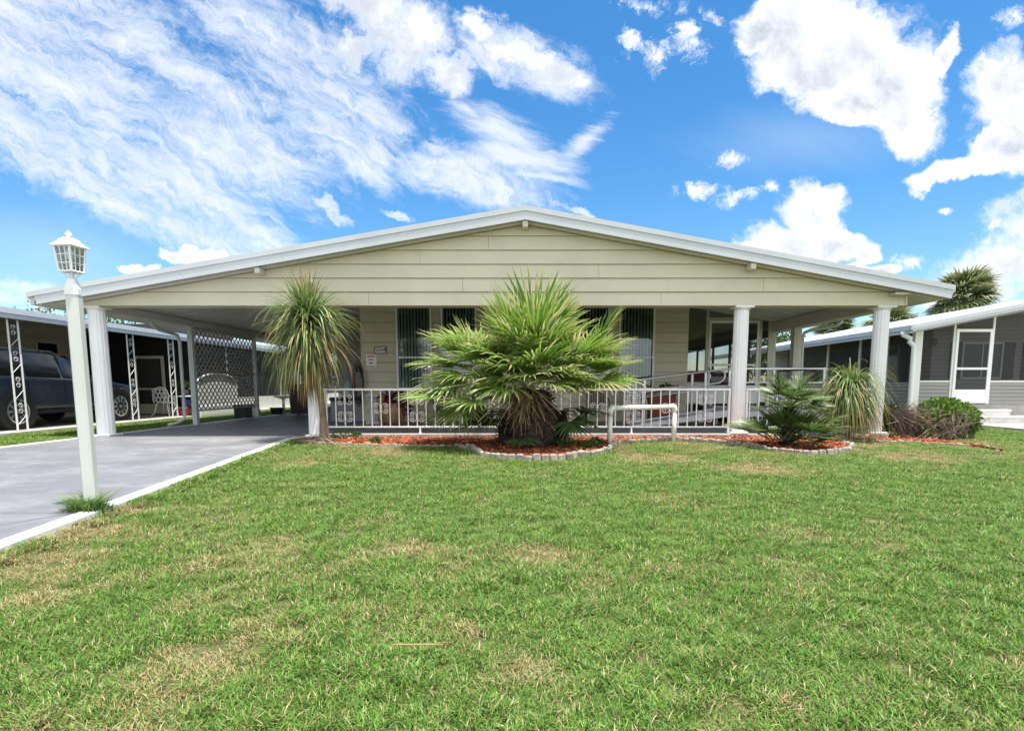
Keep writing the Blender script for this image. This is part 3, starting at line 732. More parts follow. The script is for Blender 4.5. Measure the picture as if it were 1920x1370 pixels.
xa, xb = at(607,760,YRl).x, at(1369,760,YRl).x
railing('porch_railing', 'long white scrollwork railing along the front of the porch', xa, xb, YRl, zlo, zhi, 2, .06, [at(788,800,YRl).x, at(1184,800,YRl).x])
xa, xb = at(1398,760,YRl).x, at(1640,760,YRl).x
railing('porch_railing', 'short white scrollwork railing between the two right-hand columns', xa, xb, YRl, zlo, zhi, 3, .08, [at(1540,800,YRl).x])
# ------------------------------------------------------------------ bed edging
m_edge = M('mossy_concrete_edging', (.30,.275,.225,1), .9, .25, 9, .8, (.07,.065,.045,1), bump=.5, bscale=80)
def edger_mesh():
    g = MB(); w, d, h = .056, .032, .10; rows = []
    for j in range(9):
        t = j/8; x = -w + 2*w*t; bul = math.sqrt(max(0, 1-(2*t-1)**2))
        rows.append((x, d*(.55+.45*bul), h*(.86+.14*bul)))
    vs = []; fs = []
    for x, dd_, hh in rows:
        vs += [(x,-dd_,-.06),(x,-dd_,hh-.014),(x,-dd_*.6,hh),(x,dd_*.6,hh),(x,dd_,hh-.014),(x,dd_,-.06)]
    for j in range(8):
        for k in range(5): fs.append((j*6+k, (j+1)*6+k, (j+1)*6+k+1, j*6+k+1))
    fs.append((0,1,2,3,4,5)); fs.append(tuple(range(53, 47, -1)))
    g.add(vs, fs); return g.mesh('edging_block', m_edge)
EM = [edger_mesh()]
pts = []
for i in range(len(bed)-1):
    a, b_ = bed[i], bed[i+1]; n_ = max(1, int((b_-a).length/.01))
    pts += [a.lerp(b_, k/n_) for k in range(n_)]
acc = 0; last = pts[0]; n = 0
for i in range(1, len(pts)):
    acc += (pts[i]-pts[i-1]).length
    if acc >= .114:
        acc = 0; p = pts[i]; dr = (pts[min(i+3, len(pts)-1)]-pts[i-3])
        o = bpy.data.objects.new('edging_block', EM[0]); COL.objects.link(o)
        hh = .62 if p.x < -.95 else (1.12 if p.x < 1.45 and p.x > -.95 else (.85 if p.x < 2.6 else 1.0))
        if p.x > 5.6: hh = .62
        o.location = (p.x, p.y, random.uniform(-.012, .004)); o.rotation_euler = (random.uniform(-.20, .12), random.uniform(-.09, .09), math.atan2(dr.y, dr.x)+random.uniform(-.15, .15))
        o.scale = (random.uniform(.88, 1.04), random.uniform(.85, 1.2), hh*random.uniform(.78, 1.12))
        tag(o, 'small weathered scalloped concrete block in the edging of the red mulch bed', 'edging block', 'scalloped edging blocks round the mulch bed'); n += 1
# ------------------------------------------------------------------ fan palms
G1, G2, G3, G4 = (.11,.21,.03,1), (.19,.32,.045,1), (.29,.43,.07,1), (.44,.53,.18,1)
m_frond = M_leaf('fan_palm_frond', [G1, G2, G3, (.16,.24,.07,1), G4], (.55,.54,.24,1), .62, .42, .36, var=.05)
m_frond_dark = M_leaf('shaded_palm_frond', [(.04,.085,.025,1), (.06,.12,.03,1), (.10,.17,.04,1)], (.30,.30,.12,1), .7, .3, .4)  # darker copy for the low fronds, shade under the crown put into the colour
m_deadfrond = M_leaf('dead_palm_petiole', [(.17,.10,.05,1), (.30,.20,.12,1), (.42,.31,.21,1)], trans=0, rough=.8, var=.4)
m_trunk = M('shaggy_palm_trunk', (.065,.045,.03,1), .95, .3, 12, .4, (.03,.02,.012,1), bump=1, bscale=50, fine=.6)
def frond_mesh(petiole, blade, nseg, spread, droop, mat, seed, cup=.25, w=.021):
    rs = random.Random(seed); g = MB()
    pp = [(petiole*t, 0, .10*petiole*math.sin(t*math.pi)*.6) for t in [i/5 for i in range(6)]]
    g.tube(pp, [.012-.006*i/5 for i in range(6)], 5, rr=.55)
    ox = petiole
    for i in range(nseg):
        t = -1+2*i/(nseg-1); an = t*spread + rs.uniform(-.025, .025)
        L = blade*(1-.28*abs(t)**1.5)*rs.uniform(.9, 1.06)
        d = Vector((math.cos(an), math.sin(an), cup*(abs(t)**1.2)+rs.uniform(-.04, .04))).normalized()
        P = []; p = Vector((ox, 0, 0)); k = 7; dr = droop*rs.uniform(.5, 1.5)
        for j in range(k):
            P.append(p.copy()); q = j/(k-1)
            d = (d + Vector((0, 0, -dr*q*q))).normalized(); p = p + d*(L/(k-1))
        ws = [.002, w*.7, w, w*.95, w*.75, w*.42, .001]
        sd = Vector((-math.sin(an), math.cos(an), 0))
        rr = rs.random()
        g.leaf(P, [x*rs.uniform(.85, 1.1) for x in ws], sd, .45, rr)
    return g.mesh('frond', mat)
def place_frond(me, parent, base, az, el, roll, sc, name='frond'):
    o = bpy.data.objects.new(name, me); COL.objects.link(o); o.parent = parent
    o.location = Vector(base)-parent.location
    m = Matrix.Rotation(az, 4, 'Z') @ Matrix.Rotation(-el, 4, 'Y') @ Matrix.Rotation(roll, 4, 'X')
    o.rotation_euler = m.to_euler(); o.scale = (sc, sc, sc); return o
FR = [frond_mesh(.45+.08*(i % 3), .66+.05*(i % 4), 25+2*(i % 3), 1.45+.15*(i % 3), .10+.13*(i % 4), m_frond, i, .15+.08*(i % 3)) for i in range(7)]
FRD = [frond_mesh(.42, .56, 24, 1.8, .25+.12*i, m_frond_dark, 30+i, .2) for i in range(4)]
b0 = ground(1002, 838, .06); PX, PY = b0.x, b0.y+.35
palm = thing('fan_palm', 'big bushy fan palm with a skirt of dead stalks in front of the porch', 'palm tree', (PX, PY, .05))
g = MB()
def shaggy(g, c, r0, r1, z0, z1, n, lean=(0, 0)):
    g.lathe([(r0*.8, z0-.05), (r0, z0+.05), (r0*1.1, z0+(z1-z0)*.5), (r1, z1)], (c[0], c[1], 0), 14)
    for i in range(n):
        an = random.uniform(0, 6.28); q = random.random(); z = z0+(z1-z0)*q; r = (r0*1.05 if q < .5 else r0*1.05+(r1-r0)*(q-.5)*2)
        d = Vector((math.cos(an), math.sin(an), random.uniform(-.2, .9))); p = Vector((c[0]+r*.9*math.cos(an), c[1]+r*.9*math.sin(an), z))
        L = random.uniform(.06, .16); s_ = Vector((-math.sin(an), math.cos(an), 0))
        g.leaf([p, p+d*L*.6, p+d*L], [.03, .02, .006], s_, .3)
shaggy(g, (PX, PY), .36, .22, .03, .98, 560)
shaggy(g, (PX-.40, PY+.3), .2, .14, .03, .62, 150); shaggy(g, (PX+.40, PY+.32), .2, .14, .03, .62, 150)
obj('trunk', g, m_trunk, palm)
g = MB()
hub = Vector((PX-.16, PY-.20, .98))
for i in range(110):           # dead stalks hanging round the front of the trunk
    an = R(-90)+random.gauss(0, .95); el = random.uniform(-1.4, -.25); L = random.uniform(.4, .8)
    d = Vector((math.cos(an)*math.cos(el), math.sin(an)*math.cos(el)-.12, math.sin(el))); P = []; p = hub+Vector((random.uniform(-.16, .16), random.uniform(-.05, .05), random.uniform(-.12, .06)))
    for j in range(6): P.append(p.copy()); d = (d+Vector((0, 0, -.05))).normalized(); p = p+d*L/5
    g.tube(P, [.013, .011, .009, .008, .007, .005], 5)
obj('dead_stalks', g, m_deadfrond, palm)
g = MB()
for an, el, L in ((-8,.30,1.25),(10,.5,1.0),(172,.12,1.35),(196,-.28,1.2),(182,.35,.9),(25,.05,.9),(-20,-.2,.9),(160,.6,.8),(205,-.5,1.0),(-35,-.45,.8)):
    a = R(an); d = Vector((math.cos(a)*math.cos(el), -.35, math.sin(el))); P = []; p = hub.copy()+Vector((0, -.05, .1))
    for j in range(7): P.append(p.copy()); d = (d+Vector((0, 0, -.05))).normalized(); p = p+d*L/6
    g.tube(P, [.014-.0012*j for j in range(7)], 5)
obj('bare_stalks', g, M_leaf('pale_stalk', [(.36,.33,.20,1),(.48,.42,.28,1),(.30,.33,.14,1)], trans=0, rough=.5, var=.1), palm)
rs = random.Random(5)
def head(c, n, elr, azr, sc, pool, jit=.05):
    for i in range(n):
        az = azr[0]+(azr[1]-azr[0])*((i*.618034) % 1); el = elr[0]+(elr[1]-elr[0])*((i+.5)/n)+rs.uniform(-.1, .1)
        place_frond(pool[rs.randrange(len(pool))], palm, Vector(c)+Vector((rs.uniform(-jit, jit), rs.uniform(-jit, jit), rs.uniform(-jit, jit))), az, el, rs.uniform(-.35, .35), sc*rs.uniform(.85, 1.12))
head((PX-.05, PY, 1.08), 23, (-.1, 1.5), (0, 6.283), 1.2, FR)
head((PX+.02, PY-.15, 1.10), 7, (.55, 1.2), (R(-165), R(-15)), 1.12, FR)
head((PX-.80, PY+.25, 1.22), 15, (-.25, 1.05), (R(100), R(275)), 1.1, FR)
head((PX+.72, PY+.25, 1.15), 13, (-.25, 1.05), (R(-95), R(80)), 1.06, FR)
head((PX-.05, PY-.2, 1.08), 11, (-.05, .55), (R(-170), R(-10)), 1.05, [FR[2], FR[3], FR[6]])
head((PX-.95, PY+.1, .85), 6, (-.6, .2), (R(140), R(290)), 1.0, FR)
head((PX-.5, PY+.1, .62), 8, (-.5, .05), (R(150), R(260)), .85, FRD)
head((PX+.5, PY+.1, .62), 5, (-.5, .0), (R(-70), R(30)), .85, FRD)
for az, el, s_ in ((-80, 1.45, 1.5), (-95, 1.2, 1.35), (60, 1.3, 1.4), (-40, 1.15, 1.4), (-140, 1.1, 1.45)):
    place_frond(FR[rs.randrange(7)], palm, (PX, PY+.05, 1.15), R(az), el, rs.uniform(-.3, .3), s_)
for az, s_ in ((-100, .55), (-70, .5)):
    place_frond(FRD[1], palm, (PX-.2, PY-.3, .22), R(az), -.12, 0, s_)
# ------------------------------------------------------------------ ponytail palms
m_pony = M_leaf('ponytail_leaf', [(.10,.17,.045,1), (.17,.26,.07,1), (.30,.38,.14,1), (.20,.29,.10,1)], (.50,.36,.12,1), .74, .3, .4, .05, var=.25)
m_straw = M_leaf('straw_leaf', [(.35,.24,.10,1), (.45,.33,.15,1), (.28,.17,.07,1)], trans=.15, rough=.7, var=.3)
m_bark = M('ponytail_bark', (.22,.16,.11,1), .9, .25, 10, .4, (.09,.06,.04,1), bump=.8, bscale=60)
def strands(g, c, n, elr, L, grav, w, rs, spread=.06, azb=None):
    for i in range(n):
        az = rs.uniform(0, 6.283) if azb is None else rs.gauss(*azb)
        el = rs.uniform(*elr); d = Vector((math.cos(az)*math.cos(el), math.sin(az)*math.cos(el), math.sin(el)))
        p = Vector(c)+Vector((rs.gauss(0, spread), rs.gauss(0, spread), rs.gauss(0, spread))); P = []; k = 10; ln = L*rs.uniform(.65, 1.12); gr = grav*rs.uniform(.7, 1.5)
        for j in range(k):
            P.append(p.copy()); d = (d+Vector((rs.uniform(-.05, .05), rs.uniform(-.05, .05), -gr*(.35+j/k)))).normalized(); p = p+d*ln/(k-1)
        ww = w*rs.uniform(.75, 1.2)
        g.leaf(P, [ww*.8, ww, ww, ww, ww*.95, ww*.85, ww*.7, ww*.5, ww*.3, .0008], Vector((-math.sin(az), math.cos(az), 0)), .3, rs.random())
rs2 = random.Random(3)
b1 = ground(606, 826, .05); Yp = b1.y+.05
h1 = at(577, 606, Yp)
pony = thing('ponytail_palm', 'tall ponytail palm with drooping strap leaves by the white carport column', 'palm tree', (b1.x, Yp, .04))
g = MB()
tp = [Vector((b1.x+.02, Yp, .0)), Vector((b1.x+.01, Yp, .12)), Vector((b1.x, Yp, .45)), Vector((b1.x-.03, Yp, .9)), h1+Vector((.06, 0, -.62)), h1+Vector((.0, 0, -.25)), h1]
g.tube(tp, [.17, .095, .062, .056, .05, .05, .05], 14)
for i in range(9):
    an = i*.7; g.tube([Vector((b1.x, Yp, .10)), Vector((b1.x+.22*math.cos(an), Yp+.22*math.sin(an), .03)), Vector((b1.x+.38*math.cos(an), Yp+.38*math.sin(an), -.03))], [.05, .035, .01], 6)
autosmooth(obj('trunk', g, m_bark, pony), 60)
g = MB(); strands(g, h1, 290, (.0, 1.35), 1.0, .17, .0135, rs2, .05); strands(g, h1, 110, (.2, 1.2), 1.2, .40, .0135, rs2, .05); strands(g, h1+Vector((0, 0, .08)), 140, (.95, 1.52), .82, .03, .0115, rs2, .03)
strands(g, h1+Vector((.0, 0, -.16)), 230, (-.6, .4), .98, .24, .0135, rs2, .06); strands(g, h1+Vector((-.04, 0, -.42)), 170, (-.5, .5), 1.15, .55, .012, rs2, .07, (R(180), 1.2)); strands(g, h1, 40, (.6, 1.2), 1.15, .2, .010, rs2, .05); obj('foliage', g, m_pony, pony)
g = MB(); strands(g, h1+Vector((.06, -.08, -.50)), 110, (-1.5, -1.0), .9, .3, .009, rs2, .05); strands(g, h1+Vector((.0, 0, -.2)), 60, (-.6, .2), 1.3, .28, .008, rs2, .06)
strands(g, h1+Vector((.1, -.03, -.7)), 40, (-1.5, -1.2), .6, .2, .008, rs2, .05); obj('dead_leaves', g, m_straw, pony)
g = MB()
for (xa, ya, xb, yb) in ((560,822,620,842),(612,830,640,845),(620,826,655,842),(590,826,575,838)):
    a, b_ = ground(xa, ya, .09), ground(xb, yb, .06); g.tube([a, (a+b_)/2+Vector((0, 0, .04)), b_], .006, 5)
o = obj('fallen_leaves', g, m_straw, None); tag(o, 'long straw-coloured dead leaves fallen on red mulch under the ponytail palm', 'dead leaves')
# right-hand ponytail
b2 = ground(1597, 826, .04); h2 = at(1591, 735, b2.y+.25)
pony2 = thing('ponytail_palm', 'low ponytail palm drooping to the ground in front of the right-hand column', 'palm tree', (b2.x, b2.y+.25, .03))
g = MB(); g.tube([(b2.x, b2.y+.25, 0), (b2.x, b2.y+.25, .4), h2], [.14, .09, .06], 12); obj('trunk', g, m_bark, pony2, True)
g = MB(); strands(g, h2, 420, (.2, 1.35), .98, .46, .0095, rs2, .05); strands(g, h2+Vector((.05, 0, .05)), 60, (.9, 1.5), .50, .12, .011, rs2, .03); strands(g, h2+Vector((0, 0, -.2)), 380, (-.2, 1.0), .95, .62, .0095, rs2, .08); obj('foliage', g, m_pony, pony2)
g = MB(); strands(g, h2+Vector((.1, 0, -.25)), 90, (-.7, .5), .9, .25, .009, rs2, .07); obj('dead_leaves', g, m_straw, pony2)
# small fan palm
m_frond_s = M_leaf('young_palm_frond', [(.05,.10,.03,1), (.09,.16,.04,1), (.14,.22,.05,1)], (.32,.33,.12,1), .68, .3, .4, var=.25)
FRS = [frond_mesh(.36, .40, 21, 1.5, .10+.08*i, m_frond_s, 60+i, .25, .012) for i in range(4)]
b3 = ground(1482, 838, .05); sy = b3.y+.2
sp_ = thing('fan_palm', 'small young fan palm with a short trunk in the right half of the mulch bed', 'palm tree', (b3.x, sy, .04))
g = MB(); shaggy(g, (b3.x+.06, sy), .09, .06, .03, .72, 160); obj('trunk', g, m_trunk, sp_)
for i in range(26): place_frond(FRS[i % 4], sp_, (b3.x+.08, sy, .70), i*2.4, rs.uniform(-.1, 1.35), rs.uniform(-.3, .3), rs.uniform(.75, .98))
for i in range(30): place_frond(FRS[i % 4], sp_, (b3.x+rs.uniform(-.25, .3), sy+rs.uniform(-.1, .2), .15), i*2.4+.4, rs.uniform(.0, .95), rs.uniform(-.3, .3), rs.uniform(.95, 1.25))
# ------------------------------------------------------------------ shrubs
m_shrub = M_leaf('shrub_leaf', [(.05,.12,.02,1), (.10,.21,.03,1), (.17,.31,.04,1), (.28,.42,.07,1)], trans=.3, rough=.35, var=.3)
m_twig = M_leaf('bare_twig', [(.16,.11,.08,1), (.28,.21,.16,1), (.38,.30,.24,1)], trans=0, rough=.9, var=.2)
def leafblob(g, c, r, n, size, rs, gapf=2.2, hollow=.45):
    for i in range(n):
        while True:
            d = Vector((rs.gauss(0, 1), rs.gauss(0, 1), rs.gauss(0, 1))).normalized(); q = hollow+(1-hollow)*rs.random()**.6
            p = Vector((c[0]+d.x*r[0]*q, c[1]+d.y*r[1]*q, c[2]+d.z*r[2]*q))
            k = math.sin(p.x*gapf*3.1+1.3)*math.sin(p.y*gapf*2.7+.4)*math.sin(p.z*gapf*3.7+2.1)
            if p.z > .03 and (k > -.28 or rs.random() < .25): break
        u = (d+Vector((rs.gauss(0, .6), rs.gauss(0, .6), rs.gauss(0, .6)+.4))).normalized(); s_ = u.cross(Vector((rs.random(), rs.random(), rs.random()))).normalized(); L = size*rs.uniform(.6, 1.25)
        g.leaf([p, p+u*L*.5+s_*0, p+u*L+Vector((0, 0, -L*.15))], [L*.1, L*.3, .002], s_, .25, rs.random())
def twigs(g, c, r, n, rs, th=.006):
    for i in range(n):
        p = Vector((c[0]+rs.gauss(0, r[0]*.45), c[1]+rs.gauss(0, r[1]*.45), .03)); e = Vector((c[0]+rs.gauss(0, r[0]*.7), c[1]+rs.gauss(0, r[1]*.7)-.1, c[2]+r[2]*rs.uniform(-.2, .75)))
        m_ = (p+e)/2+Vector((rs.gauss(0, .1), rs.gauss(0, .1), rs.gauss(0, .05)))
        g.tube([p, p.lerp(m_, .6), m_, m_.lerp(e, .5), e], [th*1.5, th*1.2, th, th*.7, th*.3], 5)
        for k in range(3):
            q = m_.lerp(e, rs.random()); g.tube([q, q+Vector((rs.gauss(0, .12), rs.gauss(0, .12), rs.gauss(0, .10)))], [th*.6, th*.25], 4)
c1 = ground(1775, 825, 0); c0 = ground(1668, 822, 0)
sh = thing('shrub', 'bright green leafy shrub with bare brown twigs at the far right of the bed', 'shrub', (c1.x, c1.y+.3, 0))
g = MB(); rs4 = random.Random(9)
for dx, dy, z, rx, rz, n in ((.08,.3,.50,.40,.30,1600),(.36,.25,.42,.36,.28,1000),(.52,.35,.26,.26,.2,400)):
    leafblob(g, (c1.x+dx, c1.y+dy, z), (rx, .36, rz), n, .075, rs4)
obj('foliage', g, m_shrub, sh)
g = MB(); twigs(g, (c1.x, c1.y+.1, .42), (.55, .25, .3), 90, rs4); obj('twigs', g, m_twig, sh)
sh2 = thing('shrub', 'dark shrub of bare brown twigs and sparse leaves beside the right-hand column', 'shrub', (c0.x+.2, c0.y+.5, 0))
g = MB(); leafblob(g, (c0.x+.0, c0.y+.55, .36), (.38, .35, .30), 1100, .07, rs4); leafblob(g, (c0.x+.45, c0.y+.6, .38), (.36, .3, .28), 900, .06, rs4)
obj('foliage', g, M_leaf('dark_shrub_leaf', [(.03,.07,.02,1), (.06,.13,.025,1), (.10,.19,.04,1)], trans=.25, rough=.4), sh2)
g = MB(); twigs(g, (c0.x+.55, c0.y+.25, .46), (.34, .2, .30), 130, rs4, .0075); obj('twigs', g, m_twig, sh2)
# weeds
m_weed = M_leaf('weed_leaf', [(.05,.12,.02,1), (.09,.18,.03,1), (.14,.24,.05,1)], trans=.3)
for (x, y, s_, lab) in ((640,822,.14,'small dark green weed beside the foot of the tall ponytail palm'),(665,820,.09,'tiny green weed against the porch footing'),(703,829,.08,'low yellow-green weed in the mulch left of the big palm'),(1062,838,.12,'green weed at the foot of the big fan palm'),(1105,838,.10,'leafy weed in the mulch inside the curved edging'),(1120,832,.10,'green weed by the left leg of the white pipe rail')):
    p = ground(x, y, .05); g = MB(); leafblob(g, (p.x, p.y, .05+s_*.4), (s_*1.3, s_, s_*.7), 150, .05, rs4, hollow=.1)
    tag(obj('weed', g, m_weed, None), lab, 'weed')
# ------------------------------------------------------------------ background palms and trees
m_cab = M_leaf('cabbage_palm_leaf', [(.08,.13,.045,1), (.14,.20,.065,1), (.23,.28,.11,1)], (.40,.37,.20,1), .62, .35, .4, .06, (.28,.20,.10,1), .15)
def cabbage(px, py, Y, rpx, label, seed, n=46):
    c = at(px, py, Y); r = rpx/F*Y; rs = random.Random(seed)
    t = thing('cabbage_palm', label, 'palm tree', (c.x, Y, 0), 'cabbage palms behind the houses')
    g = MB(); g.tube([(c.x+.1, Y, -.2), (c.x, Y, c.z*.5), (c.x, Y, c.z-.1)], [.22, .17, .2], 10); obj('trunk', g, m_trunk, t)
    FRc = [frond_mesh(r*.42, r*.62, 20, 1.9, .35+.25*i, m_cab, seed*10+i, .1, .032*r) for i in range(3)]
    for i in range(n):
        place_frond(FRc[i % 3], t, (c.x, Y, c.z-.05), i*2.399, rs.uniform(-.75, 1.45), rs.uniform(-.4, .4), rs.uniform(.85, 1.1))
cabbage(1805, 562, 31, 66, 'tall round-headed cabbage palm standing clear above the right-hand neighbour roof', 1, 84)
cabbage(1668, 606, 33, 50, 'cabbage palm behind the right-hand column with part of its crown turned brown', 2, 60)
cabbage(1562, 624, 36, 46, 'cabbage palm half hidden behind the right-hand neighbour roof seen under the porch beam', 3)
m_tree = M_leaf('tree_leaf', [(.05,.09,.02,1), (.09,.15,.03,1), (.15,.21,.05,1)], trans=.3, var=.4)
m_wood = M('tree_bark', (.14,.11,.08,1), .9, .2, 8)
def tree(x, y, h, r, label, seed, n=3800, leaf=.2):
    rs = random.Random(seed); t = thing('shade_tree', label, 'tree', (x, y, 0), 'leafy trees behind the houses')
    g = MB(); f = MB(); zt_ = h-r*1.0
    g.tube([(x, y, -.1), (x+.1, y, zt_*.5), (x, y, zt_)], [.2, .16, .12], 9)
    for k in range(9):
        a = k*2.4; q = r*rs.uniform(.35, .75); e = Vector((x+q*math.cos(a), y+q*math.sin(a), h-r*rs.uniform(.3, 1.1)))
        g.tube([(x, y, zt_*.8), ((x+e.x)/2, (y+e.y)/2, (zt_+e.z)/2), e], [.10, .06, .02], 6)
        leafblob(f, e, (r*.52, r*.52, r*.42), n//9, leaf, rs, .9, .2)
    obj('trunk', g, m_wood, t); obj('crown', f, m_tree, t)
tree(at(165,600,36).x, 36, at(170,566,36).z, 3.8, 'leafy tree rising behind the left-hand neighbour roof', 1, 5200, .22)
tree(at(1445,640,40).x, 40, at(1445,622,40).z, 2.4, 'light leafy tree seen between the porch posts and the right-hand neighbour', 2)
tree(at(520,700,44).x, 44, 4.0, 2.6, 'leafy tree far behind the back of the carport', 4)
tree(at(610,700,47).x, 47, 4.5, 3.0, 'bushy tree at the end of the carport view beside the utility room', 5)
# ------------------------------------------------------------------ grass
def vnoise(x, y, s, seed):
    r = np.random.default_rng(seed); N = 64; tab = r.random((N, N)); x = x*s+500; y = y*s+500
    xi = np.floor(x).astype(int); yi = np.floor(y).astype(int); fx = x-xi; fy = y-yi; fx = fx*fx*(3-2*fx); fy = fy*fy*(3-2*fy)
    g_ = lambda i, j: tab[i % N, j % N]
    return (g_(xi, yi)*(1-fx)+g_(xi+1, yi)*fx)*(1-fy)+(g_(xi, yi+1)*(1-fx)+g_(xi+1, yi+1)*fx)*fy
def fbm(x, y, s, seed, o=4):
    t = 0; a = .5; n = 0
    for k in range(o): t = t+a*vnoise(x, y, s*2**k, seed+k); n += a; a *= .55
    return t/n
def polymask(x, y, poly):
    c = np.zeros(len(x), bool); j = len(poly)-1
    for i in range(len(poly)):
        xi, yi = poly[i]; xj, yj = poly[j]
        hit = ((yi > y) != (yj > y)) & (x < (xj-xi)*(y-yi)/(yj-yi+1e-12)+xi); c ^= hit; j = i
    return c
def scatter(x0, x1, y0, y1, dens):
    n = int((x1-x0)*(y1-y0)*dens); return RNG.uniform(x0, x1, n), RNG.uniform(y0, y1, n)
xs, ys_ = [], []
for (x0, x1, y0, y1, dn) in ((-3.4, 5.5, .3, 2.6, 760), (-5, 7.5, 2.6, 4.4, 560), (-6, 10, 4.4, 7, 400), (-6, 14, 7, 10.9, 300), (7.4, 11.2, 10.9, 24, 90), (11.2, 16, 10.9, 12.5, 110), (-10.52, -8.6, 5, 25, 210), (-14, -10.5, 19, 26, 20)):
    a, b_ = scatter(x0, x1, y0, y1, dn); xs.append(a); ys_.append(b_)
gx = np.concatenate(xs); gy = np.concatenate(ys_)
drx_np = e0.x+dd.x*(gy-e0.y)
edge_j = (vnoise(gx, gy, 6, 3)-.5)*.08
ok = ~polymask(gx, gy+edge_j*.6, bed_poly)
lawn = (gx > drx_np+.015+edge_j*.9) & (gy < 10.86) | (gx > 7.3) & (gy > 10.5)
strip = (gx < DL0-.17)
ok &= lawn | strip
ok &= ~((gx > 11.35) & (gy > 12.55)) & ~((gx > 13.5) & (gy > 8.75) & (gx < 15.3))
ok &= ~((gx > 7.1) & (gy > 10.5) & (gx < 8.3) & (gy < 11.6))
gx, gy = gx[ok], gy[ok]
d1 = fbm(gx, gy, .75, 21); d2 = fbm(gx, gy, 2.6, 40)
dry = smoothstep(.55, .86, .40*d1+.60*d2)
far = smoothstep(6.2, 9.4, gy)*(gx > -4)*(gx < 9)
dry = np.clip(dry*.9+far*smoothstep(.34, .62, d2)*.6+smoothstep(-.2, -3.2, gx)*smoothstep(6.5, 3.0, gy)*smoothstep(.42, .66, d2)*.6, 0, 1)
lush = smoothstep(.8, .2, np.hypot(gx+.75, (gy-8.6)*1.8))*.9 + smoothstep(.45, .1, np.hypot(gx-3.4, (gy-8.9)*2)) + smoothstep(.4, .1, np.hypot(gx-1.25, (gy-8.2)*1.5))
dry = np.clip(dry-lush, 0, 1); dry[gx < DL0] *= .25; dry[gx > 7.2] *= .8; dry[(gx > 10)] *= .3
for (px_, py_, r_) in ((330,1225,.12),(540,1010,.16),(1010,1040,.3),(150,1000,.5),(60,1060,.5),(240,960,.35),(560,870,.5),(730,850,.6),(1230,860,.9),(1420,880,.8),(1060,1330,.07),(880,1190,.10),(1720,860,.8),(1500,1330,.08)):
    q = ground(px_, py_, 0); dry = np.maximum(dry, .95*smoothstep(r_, r_*.3, np.hypot(gx-q.x, (gy-q.y)))*smoothstep(.25, .55, d2+.1))
keep = RNG.random(len(gx)) > smoothstep(.55, 1.0, dry)*.25
gx, gy, dry, d2 = gx[keep], gy[keep], dry[keep], d2[keep]
near = np.clip(gy, 2, 12)
d3 = fbm(gx, gy, 7.0, 77, 3)
keep2 = RNG.random(len(gx)) < np.clip(.62+1.2*smoothstep(.25, .6, d3), 0, 1); gx, gy, dry, d2, d3, near = gx[keep2], gy[keep2], dry[keep2], d2[keep2], d3[keep2], near[keep2]
d4 = fbm(gx, gy, 17.0, 91, 2)
gs = (0.80+.05*near)*(1-.30*dry)*np.clip(.15+.35*d2+.75*d3+.75*d4, .45, 2)*RNG.uniform(.8, 1.25, len(gx))
gs[gx < DL0] *= 1.35
de = gx-(e0.x+dd.x*(gy-e0.y)); ne = (de > -.1) & (de < .16) & (gy < e1.y); gs[ne] *= 1.35
# tuft round the lamp post foot
lp = ground(167, 964, 0)
tn = 1; ta = RNG.uniform(0, 6.28, tn); tr_ = RNG.uniform(.06, .24, tn)
tu = tr_*np.cos(ta)*1.15; gx = np.concatenate([gx, lp.x+tu]); gy = np.concatenate([gy, lp.y+tr_*np.sin(ta)*.8-.05-tu*.35]); dry = np.concatenate([dry, np.full(tn, .03)]); gs = np.concatenate([gs, RNG.uniform(1.9, 3.1, tn)])
NP = len(gx); print('grass clumps', NP)
V = [np.stack([gx, gy, np.where((gx-(e0.x+dd.x*(gy-e0.y)) < .0) & (gx > DL0) & (gy < e1.y), .02, np.where((gx-(e0.x+dd.x*(gy-e0.y)) < .14) & (gx > DL0) & (gy < e1.y), .018, 0))], 1)]; kind = [np.zeros(NP, np.int32)]; faces = []; off = NP; along = [np.zeros(NP)]; rnd = [np.zeros(NP)]
NV = 6
rg = random.Random(4)
for k in range(NV):
    vs = []; al = []; rn = []
    for b_ in range(64):
        an = rg.uniform(0, 6.28); rr = rg.random()**.6*.055; x, y = rr*math.cos(an), rr*math.sin(an); az = rg.uniform(0, 6.28); lean = rg.uniform(.25, 1.25); h = rg.uniform(.020, .050); w = rg.uniform(.0011, .0021); r_ = rg.random()
        if rg.random() < .16: lean = 1.5; h *= 1.2
        d = Vector((math.cos(az)*math.sin(lean), math.sin(az)*math.sin(lean), math.cos(lean))); s_ = Vector((-math.sin(az), math.cos(az), 0)); p = Vector((x, y, -.002)); m_ = p+d*h*.55; t_ = m_+(d+Vector((math.cos(az)*.5, math.sin(az)*.5, -.35))).normalized()*h*.55
        o_ = off+len(vs); vs += [p-s_*w*.8, p+s_*w*.8, m_+s_*w, m_-s_*w, t_]; al += [0, 0, .5, .5, 1]; rn += [r_]*5
        faces += [(o_, o_+1, o_+2, o_+3), (o_+3, o_+2, o_+4)]
    V.append(np.array([tuple(v) for v in vs])); kind.append(np.full(len(vs), k+1, np.int32)); along.append(np.array(al)); rnd.append(np.array(rn)); off += len(vs)
V = np.concatenate(V); kind = np.concatenate(kind); along = np.concatenate(along); rnd = np.concatenate(rnd); NT_ = len(V)
me = bpy.data.meshes.new('grass'); me.from_pydata(V.tolist(), [], faces)
def attr(n_, t_, a):
    q = me.attributes.new(n_, t_, 'POINT'); q.data.foreach_set('value', np.ascontiguousarray(a, dtype=np.int32 if t_ == 'INT' else np.float32))
pad = lambda a: np.concatenate([a, np.zeros(NT_-len(a))])
